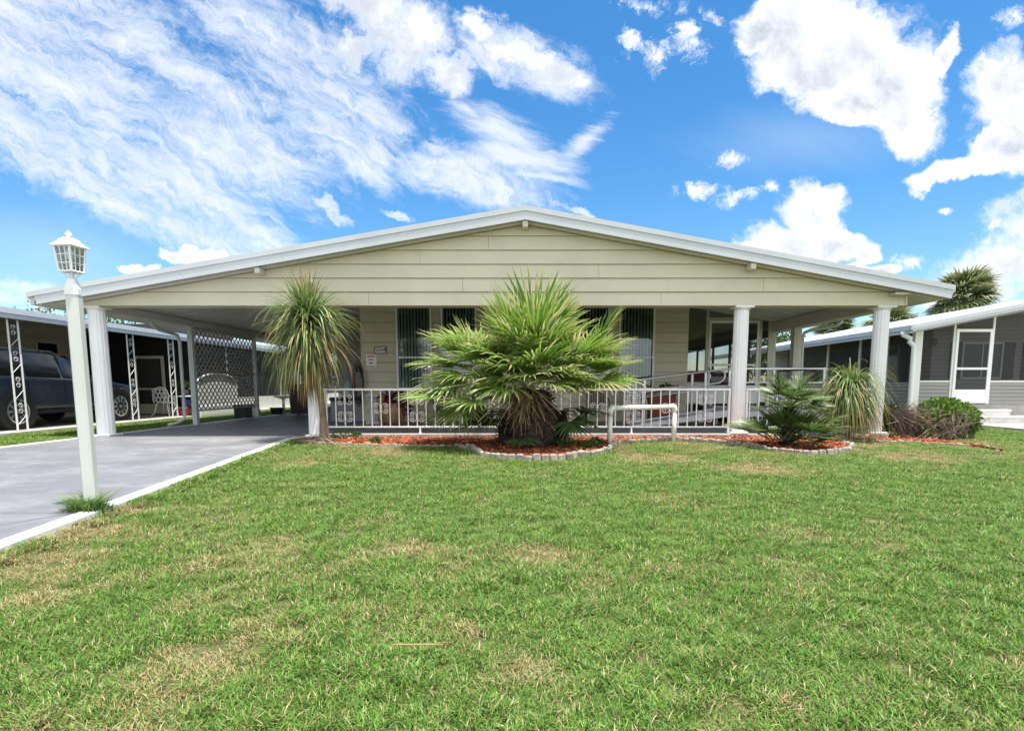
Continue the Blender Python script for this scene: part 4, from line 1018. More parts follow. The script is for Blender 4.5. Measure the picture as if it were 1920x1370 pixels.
attr('kind', 'INT', kind); attr('along', 'FLOAT', along); attr('rnd', 'FLOAT', rnd); attr('dry', 'FLOAT', pad(dry)); attr('size', 'FLOAT', pad(gs)); attr('turn', 'FLOAT', pad(RNG.uniform(0, 6.28, NP))); attr('pick', 'INT', pad(RNG.integers(0, NV, NP)))
m_grass = bpy.data.materials.new('grass_blades'); m_grass.use_nodes = True; T = NT(m_grass.node_tree)
out = T.n('ShaderNodeOutputMaterial'); b = T.n('ShaderNodeBsdfPrincipled'); tr = T.n('ShaderNodeBsdfTranslucent'); mx = T.n('ShaderNodeMixShader')
ad = T.n('ShaderNodeAttribute', attribute_name='dry', attribute_type='INSTANCER'); ar = T.n('ShaderNodeAttribute', attribute_name='rnd'); geo = T.n('ShaderNodeNewGeometry')
rr = ar.outputs['Fac']; nz = T.noise(geo.outputs['Position'], 2.2, 4)
c = T.mix(rr, (.040,.125,.012,1), (.27,.45,.085,1))
c = T.mix(T.ramp(nz, .35, .65, 0, .5), c, (.10,.20,.025,1))
c = T.mix(T.ramp(T.noise(geo.outputs['Position'], 11, 4, .6), .46, .66, 0, .7), c, (.045,.105,.012,1))
c = T.mix(T.ramp(T.noise(geo.outputs['Position'], 4.5, 4, .6), .52, .70, 0, .45), c, (.20,.31,.065,1))
st = T.mix(T.math('FRACT', T.math('MULTIPLY', rr, 7.7)), (.27,.17,.07,1), (.56,.49,.27,1))
th = T.math('ADD', T.math('MULTIPLY', ad.outputs['Fac'], .75), .13)
isdry = T.math('GREATER_THAN', th, T.math('FRACT', T.math('MULTIPLY', rr, 13.1)))
c = T.mix(isdry, c, st)
T.l(c, b.inputs['Base Color']); T.l(c, tr.inputs['Color']); b.inputs['Roughness'].default_value = .55; b.inputs['Specular IOR Level'].default_value = .22
mx.inputs[0].default_value = .28; T.l(b.outputs[0], mx.inputs[1]); T.l(tr.outputs[0], mx.inputs[2]); T.l(mx.outputs[0], out.inputs[0])
me.materials.append(m_grass)
go = bpy.data.objects.new('lawn_grass', me); COL.objects.link(go); struct(go, 'stuff'); go['label'] = 'mown green lawn with dry straw patches'; go['category'] = 'grass'
ng = bpy.data.node_groups.new('grow_grass', 'GeometryNodeTree')
ng.interface.new_socket('Geometry', in_out='INPUT', socket_type='NodeSocketGeometry'); ng.interface.new_socket('Geometry', in_out='OUTPUT', socket_type='NodeSocketGeometry')
N = ng.nodes; L = ng.links
gi = N.new('NodeGroupInput'); gout = N.new('NodeGroupOutput')
def nattr(n_, t_):
    a = N.new('GeometryNodeInputNamedAttribute'); a.data_type = t_; a.inputs['Name'].default_value = n_; return a.outputs[0]
def sep(k):
    c_ = N.new('FunctionNodeCompare'); c_.data_type = 'INT'; c_.operation = 'EQUAL'; L.new(nattr('kind', 'INT'), c_.inputs[2]); c_.inputs[3].default_value = k
    s_ = N.new('GeometryNodeSeparateGeometry'); s_.domain = 'POINT'; L.new(gi.outputs[0], s_.inputs[0]); L.new(c_.outputs[0], s_.inputs[1]); return s_.outputs[0]
gt = N.new('GeometryNodeGeometryToInstance')
for k in range(NV): L.new(sep(k+1), gt.inputs[0]) if k == 0 else None
jn = N.new('GeometryNodeJoinGeometry')
L.new(gt.outputs[0], jn.inputs[0])
for k in range(1, NV):
    g2 = N.new('GeometryNodeGeometryToInstance'); L.new(sep(k+1), g2.inputs[0]); L.new(g2.outputs[0], jn.inputs[0])
ip = N.new('GeometryNodeInstanceOnPoints'); m2p = N.new('GeometryNodeMeshToPoints'); L.new(sep(0), m2p.inputs['Mesh']); L.new(m2p.outputs[0], ip.inputs['Points']); L.new(jn.outputs[0], ip.inputs['Instance']); ip.inputs['Pick Instance'].default_value = True
L.new(nattr('pick', 'INT'), ip.inputs['Instance Index'])
cx = N.new('ShaderNodeCombineXYZ'); L.new(nattr('turn', 'FLOAT'), cx.inputs[2])
try:
    er = N.new('FunctionNodeEulerToRotation'); L.new(cx.outputs[0], er.inputs[0]); L.new(er.outputs[0], ip.inputs['Rotation'])
except Exception: L.new(cx.outputs[0], ip.inputs['Rotation'])
L.new(nattr('size', 'FLOAT'), ip.inputs['Scale'])
L.new(ip.outputs[0], gout.inputs[0])
md = go.modifiers.new('grow', 'NODES'); md.node_group = ng
tf = thing('grass_tuft', 'tall tuft of uncut grass round the foot of the lamp post', 'grass tuft', (lp.x, lp.y, .04))
g = MB(); rs6 = random.Random(8)
for i in range(760):
    u = rs6.gauss(-.01, .095); q = Vector((lp.x+.03+u, lp.y-.03-u*.2+rs6.gauss(0, .05), .03)); an = rs6.uniform(0, 6.28); ln = rs6.uniform(.10, .29)*math.exp(-(u/.18)**2); d = Vector((math.cos(an)*.45, math.sin(an)*.45, 1)).normalized(); P = []
    for j in range(5): P.append(q.copy()); d = (d+Vector((math.cos(an)*.16, math.sin(an)*.16, -.12))).normalized(); q = q+d*ln/4
    g.leaf(P, [.0026, .003, .0026, .0018, .0004], Vector((-math.sin(an), math.cos(an), 0)), .3, rs6.random())
obj('blades', g, M_leaf('tuft_blade', [(.06,.14,.02,1), (.12,.24,.035,1), (.20,.33,.06,1)], (.4,.4,.15,1), .8, .3), tf)
g = MB(); rs7 = random.Random(21)
for i in range(420):
    y = 1.3+rs7.random()**1.5*9.2; x = rs7.uniform(-.95*y-.2, .95*y+.2)
    if x < drx(y)+.15 or inpoly(x, y, bed_poly) or y > 10.6: continue
    an = rs7.uniform(0, 6.28); L = rs7.uniform(.015, .06); d = Vector((math.cos(an), math.sin(an), rs7.uniform(-.25, .25))); q = Vector((x, y, .028+rs7.uniform(0, .02)))
    g.leaf([q, q+d*L*.5+Vector((0, 0, .006)), q+d*L], [.001, rs7.choice([.0012, .0018, .0022]), .0008], Vector((-d.y, d.x, rs7.uniform(-.5, .5))), .3, rs7.random())
ll = obj('lawn_litter', g, M_leaf('lawn_litter', [(.14,.08,.04,1), (.30,.22,.11,1), (.42,.34,.19,1)], trans=.1, rough=.9, var=0)); struct(ll, 'stuff')
# straw stalk lying on the lawn
a, b_ = ground(735, 1208, .05), ground(830, 1210, .05)
g = MB(); g.tube([a, a.lerp(b_, .4)+Vector((0, -.01, .006)), b_+Vector((0, .01, 0))], [.003, .0045, .002], 5); g.tube([a.lerp(b_, .4), b_+Vector((.03, .03, 0))], [.003, .002], 5)
tag(obj('straw_stalk', g, m_straw), 'single pale dry stalk lying on the lawn in the foreground', 'dry stalk')
# ------------------------------------------------------------------ lamp post
lx, ly = lp.x, lp.y+.04
lamp = thing('lamp_post', 'cream lamp post with a caged glass lantern standing at the drive edge', 'street lamp', (lx, ly, 0))
ztop = at(143, 535, ly).z; pw = .0435
g = MB(); ang = R(12)
def octpost(g, prof, n=4, rot=ang):
    vs = []; fs = []
    for r, z in prof:
        c_ = .16
        for k in range(4):
            for sgn in (-1, 1):
                a = rot+R(45)+k*math.pi/2+sgn*c_; vs.append((lx+r*1.36*math.cos(a), ly+r*1.36*math.sin(a), z))
    for i in range(len(prof)-1):
        for k in range(8): fs.append((i*8+k, i*8+(k+1) % 8, (i+1)*8+(k+1) % 8, (i+1)*8+k))
    fs.append(tuple(range(7, -1, -1))); fs.append(tuple(range((len(prof)-1)*8, len(prof)*8))); g.add(vs, fs)
octpost(g, [(pw*.93, 0), (pw*.93, ztop-.08), (pw*.93, ztop-.078)]); obj('post', g, m_post, lamp)
g = MB(); zc = ztop-.078
octpost(g, [(pw*1.0, zc+.001), (pw*1.0, zc+.05), (pw*.95, zc+.055), (pw*.72, zc+.10), (pw*.68, zc+.104), (pw*.55, zc+.125)]); obj('post_cap', g, m_white, lamp)
zl0 = at(130, 510, ly).z; zl1 = at(130, 463, ly).z; zf = at(130, 432, ly).z
g = MB(); g.tube([(lx, ly, zc+.11), (lx, ly, zl0+.0)], .016, 10)
rot = R(38)
def cor(r, k): a = rot+k*math.pi/2; return (lx+r*math.cos(a), ly+r*math.sin(a))
rb, rt_ = .076, .096
for k in range(4):
    x, y = cor(rb*.8, k); g.tube([(lx+(x-lx)*.15, ly+(y-ly)*.15, zl0-.06), (lx+(x-lx)*.6, ly+(y-ly)*.6, zl0-.03), (x, y, zl0)], .005, 5)
obj('stem', g, m_white, lamp)
cage = MB(); gl = MB()
for k in range(4):
    x0, y0 = cor(rb, k); x1, y1 = cor(rt_, k); u0, v0 = cor(rb, k+1); u1, v1 = cor(rt_, k+1)
    cage.tube([(x0, y0, zl0), (x1, y1, zl1)], .009, 6); cage.tube([(x0, y0, zl0), (u0, v0, zl0)], .008, 6); cage.tube([(x1, y1, zl1), (u1, v1, zl1)], .008, 6)
    for t in (.33, .66):
        a = Vector((x0, y0, zl0)).lerp(Vector((u0, v0, zl0)), t); c = Vector((x1, y1, zl1)).lerp(Vector((u1, v1, zl1)), t); cage.tube([a, c], .004, 5)
        a = Vector((x0, y0, zl0)).lerp(Vector((x1, y1, zl1)), t); c = Vector((u0, v0, zl0)).lerp(Vector((u1, v1, zl1)), t); cage.tube([a, c], .004, 5)
    gl.quad((x0, y0, zl0), (u0, v0, zl0), (u1, v1, zl1), (x1, y1, zl1))
cg = obj('lantern_cage', cage, m_white, lamp); obj('glass', gl, m_lglass, cg)
g = MB(); g.lathe([(.012, zl0), (.012, zl0+.09)], (lx, ly, 0), 8); g.lathe([(.005, zl0+.09), (.028, zl0+.11), (.032, zl0+.14), (.02, zl0+.17), (.002, zl0+.19)], (lx, ly, 0), 12); obj('bulb', g, m_white, lamp, True)
g = MB()
def pyr(g, lay):
    vs = []; fs = []
    for r, z in lay: vs += [cor(r, k)+(z,) for k in range(4)]
    for i in range(len(lay)-1):
        for k in range(4): fs.append((i*4+k, i*4+(k+1) % 4, i*4+4+(k+1) % 4, i*4+4+k))
    fs.append((3,2,1,0)); fs.append(tuple(range(len(lay)*4-4, len(lay)*4))); g.add(vs, fs)
pyr(g, [(.121, zl1-.004), (.125, zl1+.002), (.083, zl1+.03), (.068, zl1+.04)]); pyr(g, [(.072, zl1+.041), (.072, zl1+.048), (.038, zl1+.068), (.026, zl1+.07)])
g.lathe([(.02, zl1+.071), (.014, zl1+.085), (.026, zl1+.092), (.026, zl1+.098), (.008, zl1+.105), (.02, zf-.03), (.02, zf-.022), (.002, zf)], (lx, ly, 0), 14); obj('lantern_roof', g, m_white, lamp)
# ------------------------------------------------------------------ white pipe rail in the bed
pa, pb = ground(1143, 831, .05), ground(1263, 824, .05); zt_ = at(1200, 765, pa.y).z
pipe = thing('pipe_rail', 'white plastic pipe rail shaped like an upside-down U in the mulch bed', 'pipe rail', ((pa.x+pb.x)/2, pa.y, .03))
def arc(a, b_, c, n=6): return [tuple((1-t)**2*Vector(a)+2*(1-t)*t*Vector(b_)+t*t*Vector(c)) for t in [i/n for i in range(n+1)]]
g = MB(); A, B = Vector((pa.x, pa.y, zt_)), Vector((pb.x, pb.y, zt_)); ux = (B-A).normalized()*.06
for q in (pa, pb): g.tube([(q.x, q.y, -.02), (q.x, q.y, zt_-.06)], .044, 14)
g.tube([A+ux, B-ux], .044, 14); obj('pipe', g, m_pvc, pipe, True)
for q, s_ in ((A, 1), (B, -1)):
    g = MB(); g.tube([q-Vector((0, 0, .09))]+arc(q-Vector((0, 0, .06)), q, q+ux*s_)+[q+ux*s_*1.5], .053, 14); obj('elbow', g, m_pvc, pipe, True)
# ------------------------------------------------------------------ wheelchair ramp
ry0, ry1 = 12.55, 13.55
xL, xM, xR = 2.45, at(1366, 770, ry0).x, at(1542, 770, ry0).x; zL, zM = .12, at(1366, 771, ry0).z
ramp = thing('wheelchair_ramp', 'aluminium wheelchair ramp with handrails rising to the screen door', 'ramp', ((xL+xR)/2, 13, .1))
g = MB(); g.prism([(xL,ry0+.05,zL),(xM,ry0+.05,zM),(xM,ry0+.05,zM-.03),(xL,ry0+.05,zL-.015)], (0, ry1-ry0-.1, 0))
for k in range(24):
    t = k/24; x = xL+(xM-xL)*t; z = zL+(zM-zL)*t; g.box(x, ry0+.06, z+.001, x+.02, ry1-.06, z+.008)
obj('deck', g, m_alu2, ramp)
g = MB()
for y in (ry0, ry1-.045): g.prism([(xL-.02,y,zL-.015),(xL+.03,y,zL+.035),(xM,y,zM+.035),(xM,y,zM-.12),(xL+.25,y,zL-.015)], (0,.045,0))
obj('side_channel', g, m_alu2, ramp)
g = MB(); g.box(xM+.003, ry0, zM-.12, xR, ry1, zM+.0); g.box(xM+.5, ry1+.003, zM-.12, xR, YS-.06, zM-.002); obj('landing', g, m_alu2, ramp)
g = MB()
for x in (xM+.06, xR-.06):
    for y in (ry0+.06, ry1-.06, YS-.4): g.tube([(x, y, .1), (x, y, zM-.121)], .025, 8)
obj('landing_leg', g, m_alu, ramp)
def rrail(y, name):
    h1_, h2_ = .96, .66; g = MB()
    zt0, zt1 = at(1208, 713, ry0).z, at(1366, 692, ry0).z
    s_ = (zt1-zt0)/(xM-.1-xL); zz = lambda x, o: zt0+s_*(x-xL)-o
    x0, x1 = xL-.1, xM-.22; lo = .285
    up = [(x, y, zz(x, 0)) for x in (x0+.1, (x0+x1)/2, x1-.05)]; dn = [(x, y, zz(x, lo)) for x in (x1-.05, (x0+x1)/2, x0+.1)]
    def loop(x, sg):
        c = Vector((x, y, zz(x, lo/2))); return [tuple(c+Vector((sg*.15*math.sin(a), 0, sg*s_*.15*math.sin(a)+lo/2*math.cos(a)))) for a in [math.pi*i/10 for i in range(1, 10)]]
    ring = up+loop(x1-.05, 1)+dn+loop(x0+.1, -1)[::-1]; ring.append(ring[0])
    g.tube(ring, .019, 8, False); obj('handrail', g, m_alu, ramp, True)
    g = MB(); g.tube([(x0+.25, y, zz(x0+.25, .40)), (xM+.1, y, zz(xM+.1, .40))], .016, 8)
    g.tube([(xM-.02, y, zt1+.01), (xM-.2, y, zz(xM-.2, -.005))], .018, 8); obj('mid_rail', g, m_alu, ramp, True)
    for x in (xL+.22, xM-.55):
        g = MB(); zb_ = zL+(zM-zL)*(x-xL)/(xM-xL); g.bbox(x-.025, y-.02, zb_-.02, x+.025, y+.02, zz(x, .02), .004); obj('rail_post', g, m_alu, ramp)
rrail(ry0-.02, 'f'); rrail(ry1-.02, 'b')
ztl = at(1450, 691, ry0).z; zml = at(1450, 717, ry0).z
for y in (ry0-.02,):
    for z, r in ((ztl, .020), (zml, .018)):
        g = MB(); g.bbox(xM-.0, y-r, z-r, xR+.02, y+r, z+r, .004); obj('landing_rail', g, m_alu, ramp)
    for x in (xM, (at(1452,700,ry0).x), xR):
        g = MB(); g.bbox(x-.025, y+.021, zM-.1, x+.025, y+.06, ztl+.03, .004); obj('landing_post', g, m_alu, ramp)
g = MB(); g.bbox(xR-.05, ry0+.06, ztl-.02, xR-.01, ry1+1.2, ztl+.02, .004); g.bbox(xR-.05, ry0+.06, zml-.02, xR-.01, ry1+1.2, zml+.02, .004); obj('landing_rail', g, m_black, ramp)
g = MB(); g.bbox(xR-.05, ry1+1.2, zM-.1, xR-.0, ry1+1.25, ztl+.03, .004); obj('landing_post', g, m_black, ramp)
# ------------------------------------------------------------------ things on the porch
m_terra = M('glazed_tan_pot', (.30,.165,.085,1), .45, .2, 5, .4, (.12,.06,.03,1))
m_stone = M('grey_white_plaster', (.50,.50,.48,1), .8, .12, 8, .4, (.25,.25,.24,1))
m_maroon = M('maroon_fabric', (.28,.02,.05,1), .8, .15)
m_redbrick = M('rust_red_box', (.22,.045,.03,1), .6, .2, 5)
p = at(702, 790, 13.75); x, y = p.x, 13.75
ped = thing('pedestal', 'grey white plaster column pedestal on the porch floor near the wall corner', 'pedestal', (x, y, .1))
g = MB(); g.bbox(x-.17, y-.17, .102, x+.17, y+.17, .17, .01); g.lathe([(.15, .171), (.155, .2), (.12, .23), (.115, .72), (.13, .74), (.15, .77)], (x, y, 0), 60, 12, .008); g.bbox(x-.16, y-.16, .77, x+.16, y+.16, .83, .01); obj('column_shaft', g, m_stone, ped)
p = at(737, 790, 13.6); x, y = p.x, 13.6
pot = thing('flower_pot', 'round tan flower pot with dark purple flowers behind the white railing', 'flower pot', (x, y, .1))
g = MB(); g.lathe([(.20, .102), (.27, .16), (.30, .34), (.29, .5), (.25, .56), (.27, .58), (.27, .62), (.23, .62), (.23, .56)], (x, y, 0), 28); obj('pot', g, m_terra, pot, True)
g = MB(); leafblob(g, (x+.02, y, .72), (.34, .28, .2), 520, .09, rs4, hollow=.1); leafblob(g, (x+.30, y-.05, .52), (.2, .18, .22), 220, .08, rs4, hollow=.1)
obj('purple_leaves', g, M_leaf('purple_leaf', [(.05,.012,.03,1), (.10,.02,.045,1), (.17,.035,.05,1)], trans=.2), pot)
g = MB(); leafblob(g, (x-.19, y-.22, .68), (.05, .05, .05), 40, .05, rs4, hollow=0); obj('yellow_flower', g, M_leaf('yellow_petal', [(.7,.45,.03,1), (.75,.55,.06,1)], trans=.2, var=0), pot)
g = MB(); leafblob(g, (x-.05, y-.24, .64), (.07, .05, .05), 60, .05, rs4, hollow=0); obj('red_flower', g, M_leaf('red_petal', [(.45,.04,.02,1), (.6,.08,.03,1)], trans=.2, var=0), pot)
# black folding table
tx0, tx1, ty = at(788, 726, 13.9).x, at(862, 726, 13.9).x, 13.9
tb = thing('folding_table', 'black folding table with crossed legs under the left window', 'table', ((tx0+tx1)/2, ty, .1))
g = MB(); g.bbox(tx0, ty-.3, .90, tx1, ty+.3, .95, .01); g.box(tx0+.02, ty-.29, .72, tx1-.02, ty-.27, .90); obj('tabletop', g, m_black, tb)
for s_ in (-1, 1):
    for yy_ in (ty-.26, ty+.26):
        g = MB(); c_ = (tx0+tx1)/2; g.tube([(c_-s_*.42, yy_, .102), (c_+s_*.42, yy_, .9)], .014, 8); obj('leg', g, m_black, tb)
# white metal patio chair behind the ramp foot
def patio_chair(x, y, name, label, mat, rz):
    t = thing(name, label, 'chair', (x, y, .1), 'porch chairs'); t.rotation_euler = (0, 0, 0)
    g = MB()
    for s_ in (-.25, .25):
        g2 = MB(); g2.tube([(x+s_, y-.24, .102), (x+s_, y-.26, .52)]+arc((x+s_, y-.26, .62), (x+s_, y-.24, .72), (x+s_, y-.05, .73))+[(x+s_, y+.2, .72)], .013, 8); obj('leg', g2, mat, t, True)
        g2 = MB(); g2.tube([(x+s_, y+.26, .102), (x+s_, y+.20, .5), (x+s_, y+.28, 1.08)], .013, 8); obj('leg', g2, mat, t, True)
    g = MB()
    for k in range(7): yy_ = y-.24+k*.07; g.box(x-.24, yy_, .515, x+.24, yy_+.05, .525)
    obj('seat', g, mat, t)
    g = MB()
    for k in range(8): xx = x-.22+k*.063; g.box(xx, y+.21+.0, .56, xx+.035, y+.222, 1.06)
    g.tube([(x-.25, y+.28, 1.08)]+[(x-.25+.5*i/8, y+.28, 1.08+.06*math.sin(math.pi*i/8)) for i in range(1, 8)]+[(x+.25, y+.28, 1.08)], .013, 8); obj('backrest', g, mat, t)
    return t
patio_chair(at(1192, 760, 13.9).x, 14.05, 'patio_chair', 'white metal patio chair behind the foot of the ramp', m_white, 0)
patio_chair(at(1120, 760, 14.1).x, 14.05, 'patio_chair', 'black metal patio chair between the big palm and the ramp', m_black, 0)
patio_chair(at(905, 760, 14.1).x, 14.05, 'patio_chair', 'black metal patio chair half hidden behind the left of the big palm', m_black, 0)
p = at(1238, 786, 14.1); x, y = p.x, 14.15
rb_ = thing('planter_box', 'rust red square planter box with a dark plant against the wall', 'planter', (x, y, .1))
g = MB(); g.bbox(x-.33, y-.25, .102, x+.33, y+.25, .82, .012); g.bbox(x-.35, y-.27, .82, x+.35, y+.27, .87, .008); g.box(x-.335, y-.255, .42, x+.335, y-.2505, .46); obj('box', g, m_redbrick, rb_)
g = MB(); leafblob(g, (x+.25, y, .93), (.35, .2, .13), 200, .10, rs4, hollow=.1); obj('plant', g, MATS['dark_shrub_leaf'], rb_)
# maroon settee in the screened room
x, y = at(1318, 706, 16.9).x, 16.9
sf = thing('settee', 'maroon settee with a white throw seen through the porch screen', 'sofa', (x, y, .53))
g = MB(); g.bbox(x-.55, y-.4, .55, x+.75, y+.4, .95, .05); obj('seat', g, m_maroon, sf)
g = MB(); g.bbox(x-.55, y-.42, .96, x+.75, y-.2, 1.42, .06); obj('backrest', g, m_maroon, sf)
g = MB(); g.bbox(x+.1, y-.44, 1.15, x+.6, y-.425, 1.3, .004); g.bbox(x-.5, y-.46, 1.43, x+.5, y-.1, 1.47, .01); obj('throw', g, m_white, sf)
x, y = at(1405, 706, 17.6).x, 18.2
# hose loop on the wall corner, storage box in the carport
x, y = HX0-.06, YW-.05
hz = thing('hose_coil', 'black hose looped over the left corner of the house wall', 'hose', (x, y, .6))
g = MB()
for k in range(5):
    w_, h_ = .10+.012*k, .42+.05*k; g.tube([(x-.02+w_*math.sin(a), y-.06-.016*k, 1.12-.1*(k % 2)+h_*math.cos(a)*.9) for a in [2*math.pi*i/18 for i in range(19)]], .014, 6, False)
g.bbox(x-.03, y-.16, 1.48, x+.03, y+.02, 1.54, .006); obj('loops', g, m_black, hz, True)
x, y = at(660, 770, 15.6).x, 15.6
sb = thing('storage_box', 'grey plastic storage box standing in the shade at the carport side of the house', 'storage box', (x, y, .05))
m_grey = M('grey_plastic', (.22,.225,.24,1), .5, .08)
g = MB(); g.bbox(x-.5, y-.3, .052, x+.5, y+.3, .62, .02); g.box(x-.46, y-.306, .1, x+.46, y-.301, .3); obj('body', g, m_grey, sb)
g = MB(); g.bbox(x-.53, y-.33, .62, x+.53, y+.33, .72, .03); g.bbox(x-.1, y-.345, .58, x+.1, y-.331, .66, .004); obj('lid', g, m_dark, sb)
x, y = at(652, 700, 15.6).x, 15.6
st_o = thing('water_bottle', 'large clear plastic water bottle standing on the grey storage box', 'bottle', (x, y, .72))
g = MB(); g.lathe([(.12, .722), (.135, .74), (.135, .86), (.125, .88), (.135, .9), (.135, 1.02), (.06, 1.12), (.03, 1.15), (.03, 1.18)], (x, y, 0), 20); obj('bottle_body', g, M('milky_blue_plastic', (.42,.52,.55,1), .25, .1), st_o, True)
# wheeled bin at the carport end
x, y = at(566, 740, 18.6).x, 18.6
bn_ = thing('wheeled_bin', 'dark wheeled bin at the back end of the carport', 'bin', (x, y, .05))
g = MB(); g.prism([(x-.26,y-.3,.12),(x+.26,y-.3,.12),(x+.31,y-.36,1.0),(x-.31,y-.36,1.0)], (0,.66,0)); obj('body', g, M('dark_maroon_plastic', (.035,.012,.014,1), .5, .1), bn_)
g = MB(); g.bbox(x-.33, y-.40, 1.003, x+.33, y+.36, 1.08, .02); obj('lid', g, m_black, bn_)
for s_ in (-.27, .27): g = MB(); g.tube([(x+s_-.03, y+.3, .16), (x+s_+.03, y+.3, .16)], .105, 14); obj('wheel', g, m_black, bn_)

# ------------------------------------------------------------------ left-hand neighbour
NL = thing('neighbour_bungalow', 'low bungalow on the left with a white roof edge, open carport and dark screened porch', 'house', (-13, 20, .08))
EX = -10.72; zn = 2.63
g = MB(); g.prism([(EX,1.5,zn),(EX,1.5,zn-.05),(-16,1.5,zn+.72),(-22,1.5,zn-.2),(-22,1.5,zn-.15),(-16,1.5,zn+.77)], (0, 32, 0)); obj('roof', g, m_roof, NL)
g = MB(); g.box(EX-.02, 1.5, zn-.20, EX+.035, 33.5, zn-.11); g.box(EX-.03, 1.5, zn-.105, EX+.055, 33.5, zn+.012); obj('roof_fascia', g, m_fascia, NL)
g = MB(); g.prism([(EX-.03,1.6,zn-.10),(EX-.03,1.6,zn-.12),(-15.9,1.6,zn+.55),(-15.9,1.6,zn+.57)], (0, 31.8, 0)); obj('soffit', g, m_ceiling, NL)
XW = -14.3
lapwall('side_wall', 2, 19.0, .09, 3.0, XW, .3, m_tan, NL, axis='y', sgn=1)
# window in that wall
yw_ = [XW*F/(px_-PX0) for px_ in (79, 117)]
z0_, z1_ = 1.05+(722-672)/F*np.mean(yw_), 1.05+(722-645)/F*np.mean(yw_)
g = MB(); y0_, y1_ = float(min(yw_)), float(max(yw_)); z0_, z1_ = float(z0_)-.55, float(z1_)
for (a, b_, c, d) in ((y0_-.06, y0_, z0_-.06, z1_+.06), (y1_, y1_+.06, z0_-.06, z1_+.06)): g.box(XW+.022, a, c, XW+.07, b_, d)
g.box(XW+.022, y0_, z1_, XW+.068, y1_, z1_+.06); g.box(XW+.022, y0_, z0_-.06, XW+.068, y1_, z0_); g.box(XW+.022, y0_, (z0_+z1_)/2+.1, XW+.06, y1_, (z0_+z1_)/2+.18)
wn = obj('window', g, m_tan, NL); g = MB(); g.box(XW+.021, y0_, z0_, XW+.03, y1_, z1_); obj('pane', g, M('dark_pane', (.012,.013,.015,1), .12, .05), wn)
# screened porch: dark front with a door, long dark side over a white low wall
YN = 18.3
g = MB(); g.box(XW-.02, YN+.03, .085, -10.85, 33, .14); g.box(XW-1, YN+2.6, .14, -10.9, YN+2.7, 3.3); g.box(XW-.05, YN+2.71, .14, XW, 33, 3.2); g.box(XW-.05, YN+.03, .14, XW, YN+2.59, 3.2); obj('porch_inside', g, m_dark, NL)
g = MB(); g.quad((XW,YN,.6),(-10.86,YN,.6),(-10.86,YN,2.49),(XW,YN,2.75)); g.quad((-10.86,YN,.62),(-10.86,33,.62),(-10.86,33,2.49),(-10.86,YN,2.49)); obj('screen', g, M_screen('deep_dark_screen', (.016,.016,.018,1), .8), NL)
ndl, ndr = at(256, 720, YN).x, at(311, 720, YN).x; zdt = at(280, 667, YN).z; zdm = at(280, 729, YN).z; zdk = at(280, 757, YN).z
g = MB(); g.bbox(ndl, YN-.05, .1, ndl+.07, YN-.01, zdt, .004); g.bbox(ndr-.09, YN-.05, .1, ndr, YN-.01, zdt, .004); g.box(ndl+.07, YN-.048, zdt-.09, ndr-.09, YN-.012, zdt-.003); g.box(ndl+.07, YN-.048, zdm-.03, ndr-.09, YN-.012, zdm+.03); g.box(ndl+.07, YN-.047, .12, ndr-.09, YN-.013, zdk)
nd = obj('screen_door', g, m_tan, NL)
g = MB(); g.quad((ndl+.07,YN-.03,zdk),(ndr-.09,YN-.03,zdk),(ndr-.09,YN-.03,zdt-.09),(ndl+.07,YN-.03,zdt-.09)); obj('door_screen', g, M_screen('grey_door_screen', (.05,.055,.05,1), .75), nd)
g = MB(); g.box(ndr+.003, YN-.03, .1, -10.9, YN-.005, zdk-.1); g.box(XW, YN-.03, .1, ndl-.003, YN-.005, zdk-.1); obj('kick_panel', g, m_tan, NL)
g = MB(); g.box(-10.90, YN, .02, -10.84, 33, .60); obj('low_wall', g, m_whitesiding, NL)
g = MB()
for y in (18.32, 20.4, 22.6, 24.8, 27): g.box(-10.90, y-.03, .603, -10.83, y+.03, 2.4)
obj('mullion', g, m_fascia, NL)
# wrought iron lattice posts
def iron_post(y):
    x = -10.82; g = MB(); z1 = zn-.205
    for s_ in (-.12, .12): g.bbox(x-.014, y+s_-.015, .083, x+.014, y+s_+.015, z1, .004)
    z = .2
    while z < z1-.45:
        g.tube([(x, y-.11, z), (x, y+.11, z+.2)], .006, 5)
        for q in (.3, .42):
            g.tube([(x, y+.055*math.cos(a)*(1-a/16), z+q+.055*math.sin(a)*(1-a/16)) for a in [i*.5 for i in range(18)]], .0045, 5, False)
        z += .55
    obj('iron_post', g, m_white, NL)
for px_, yy_ in ((30, 11.95), (258, 15.45), (331, 17.2)): iron_post(yy_)
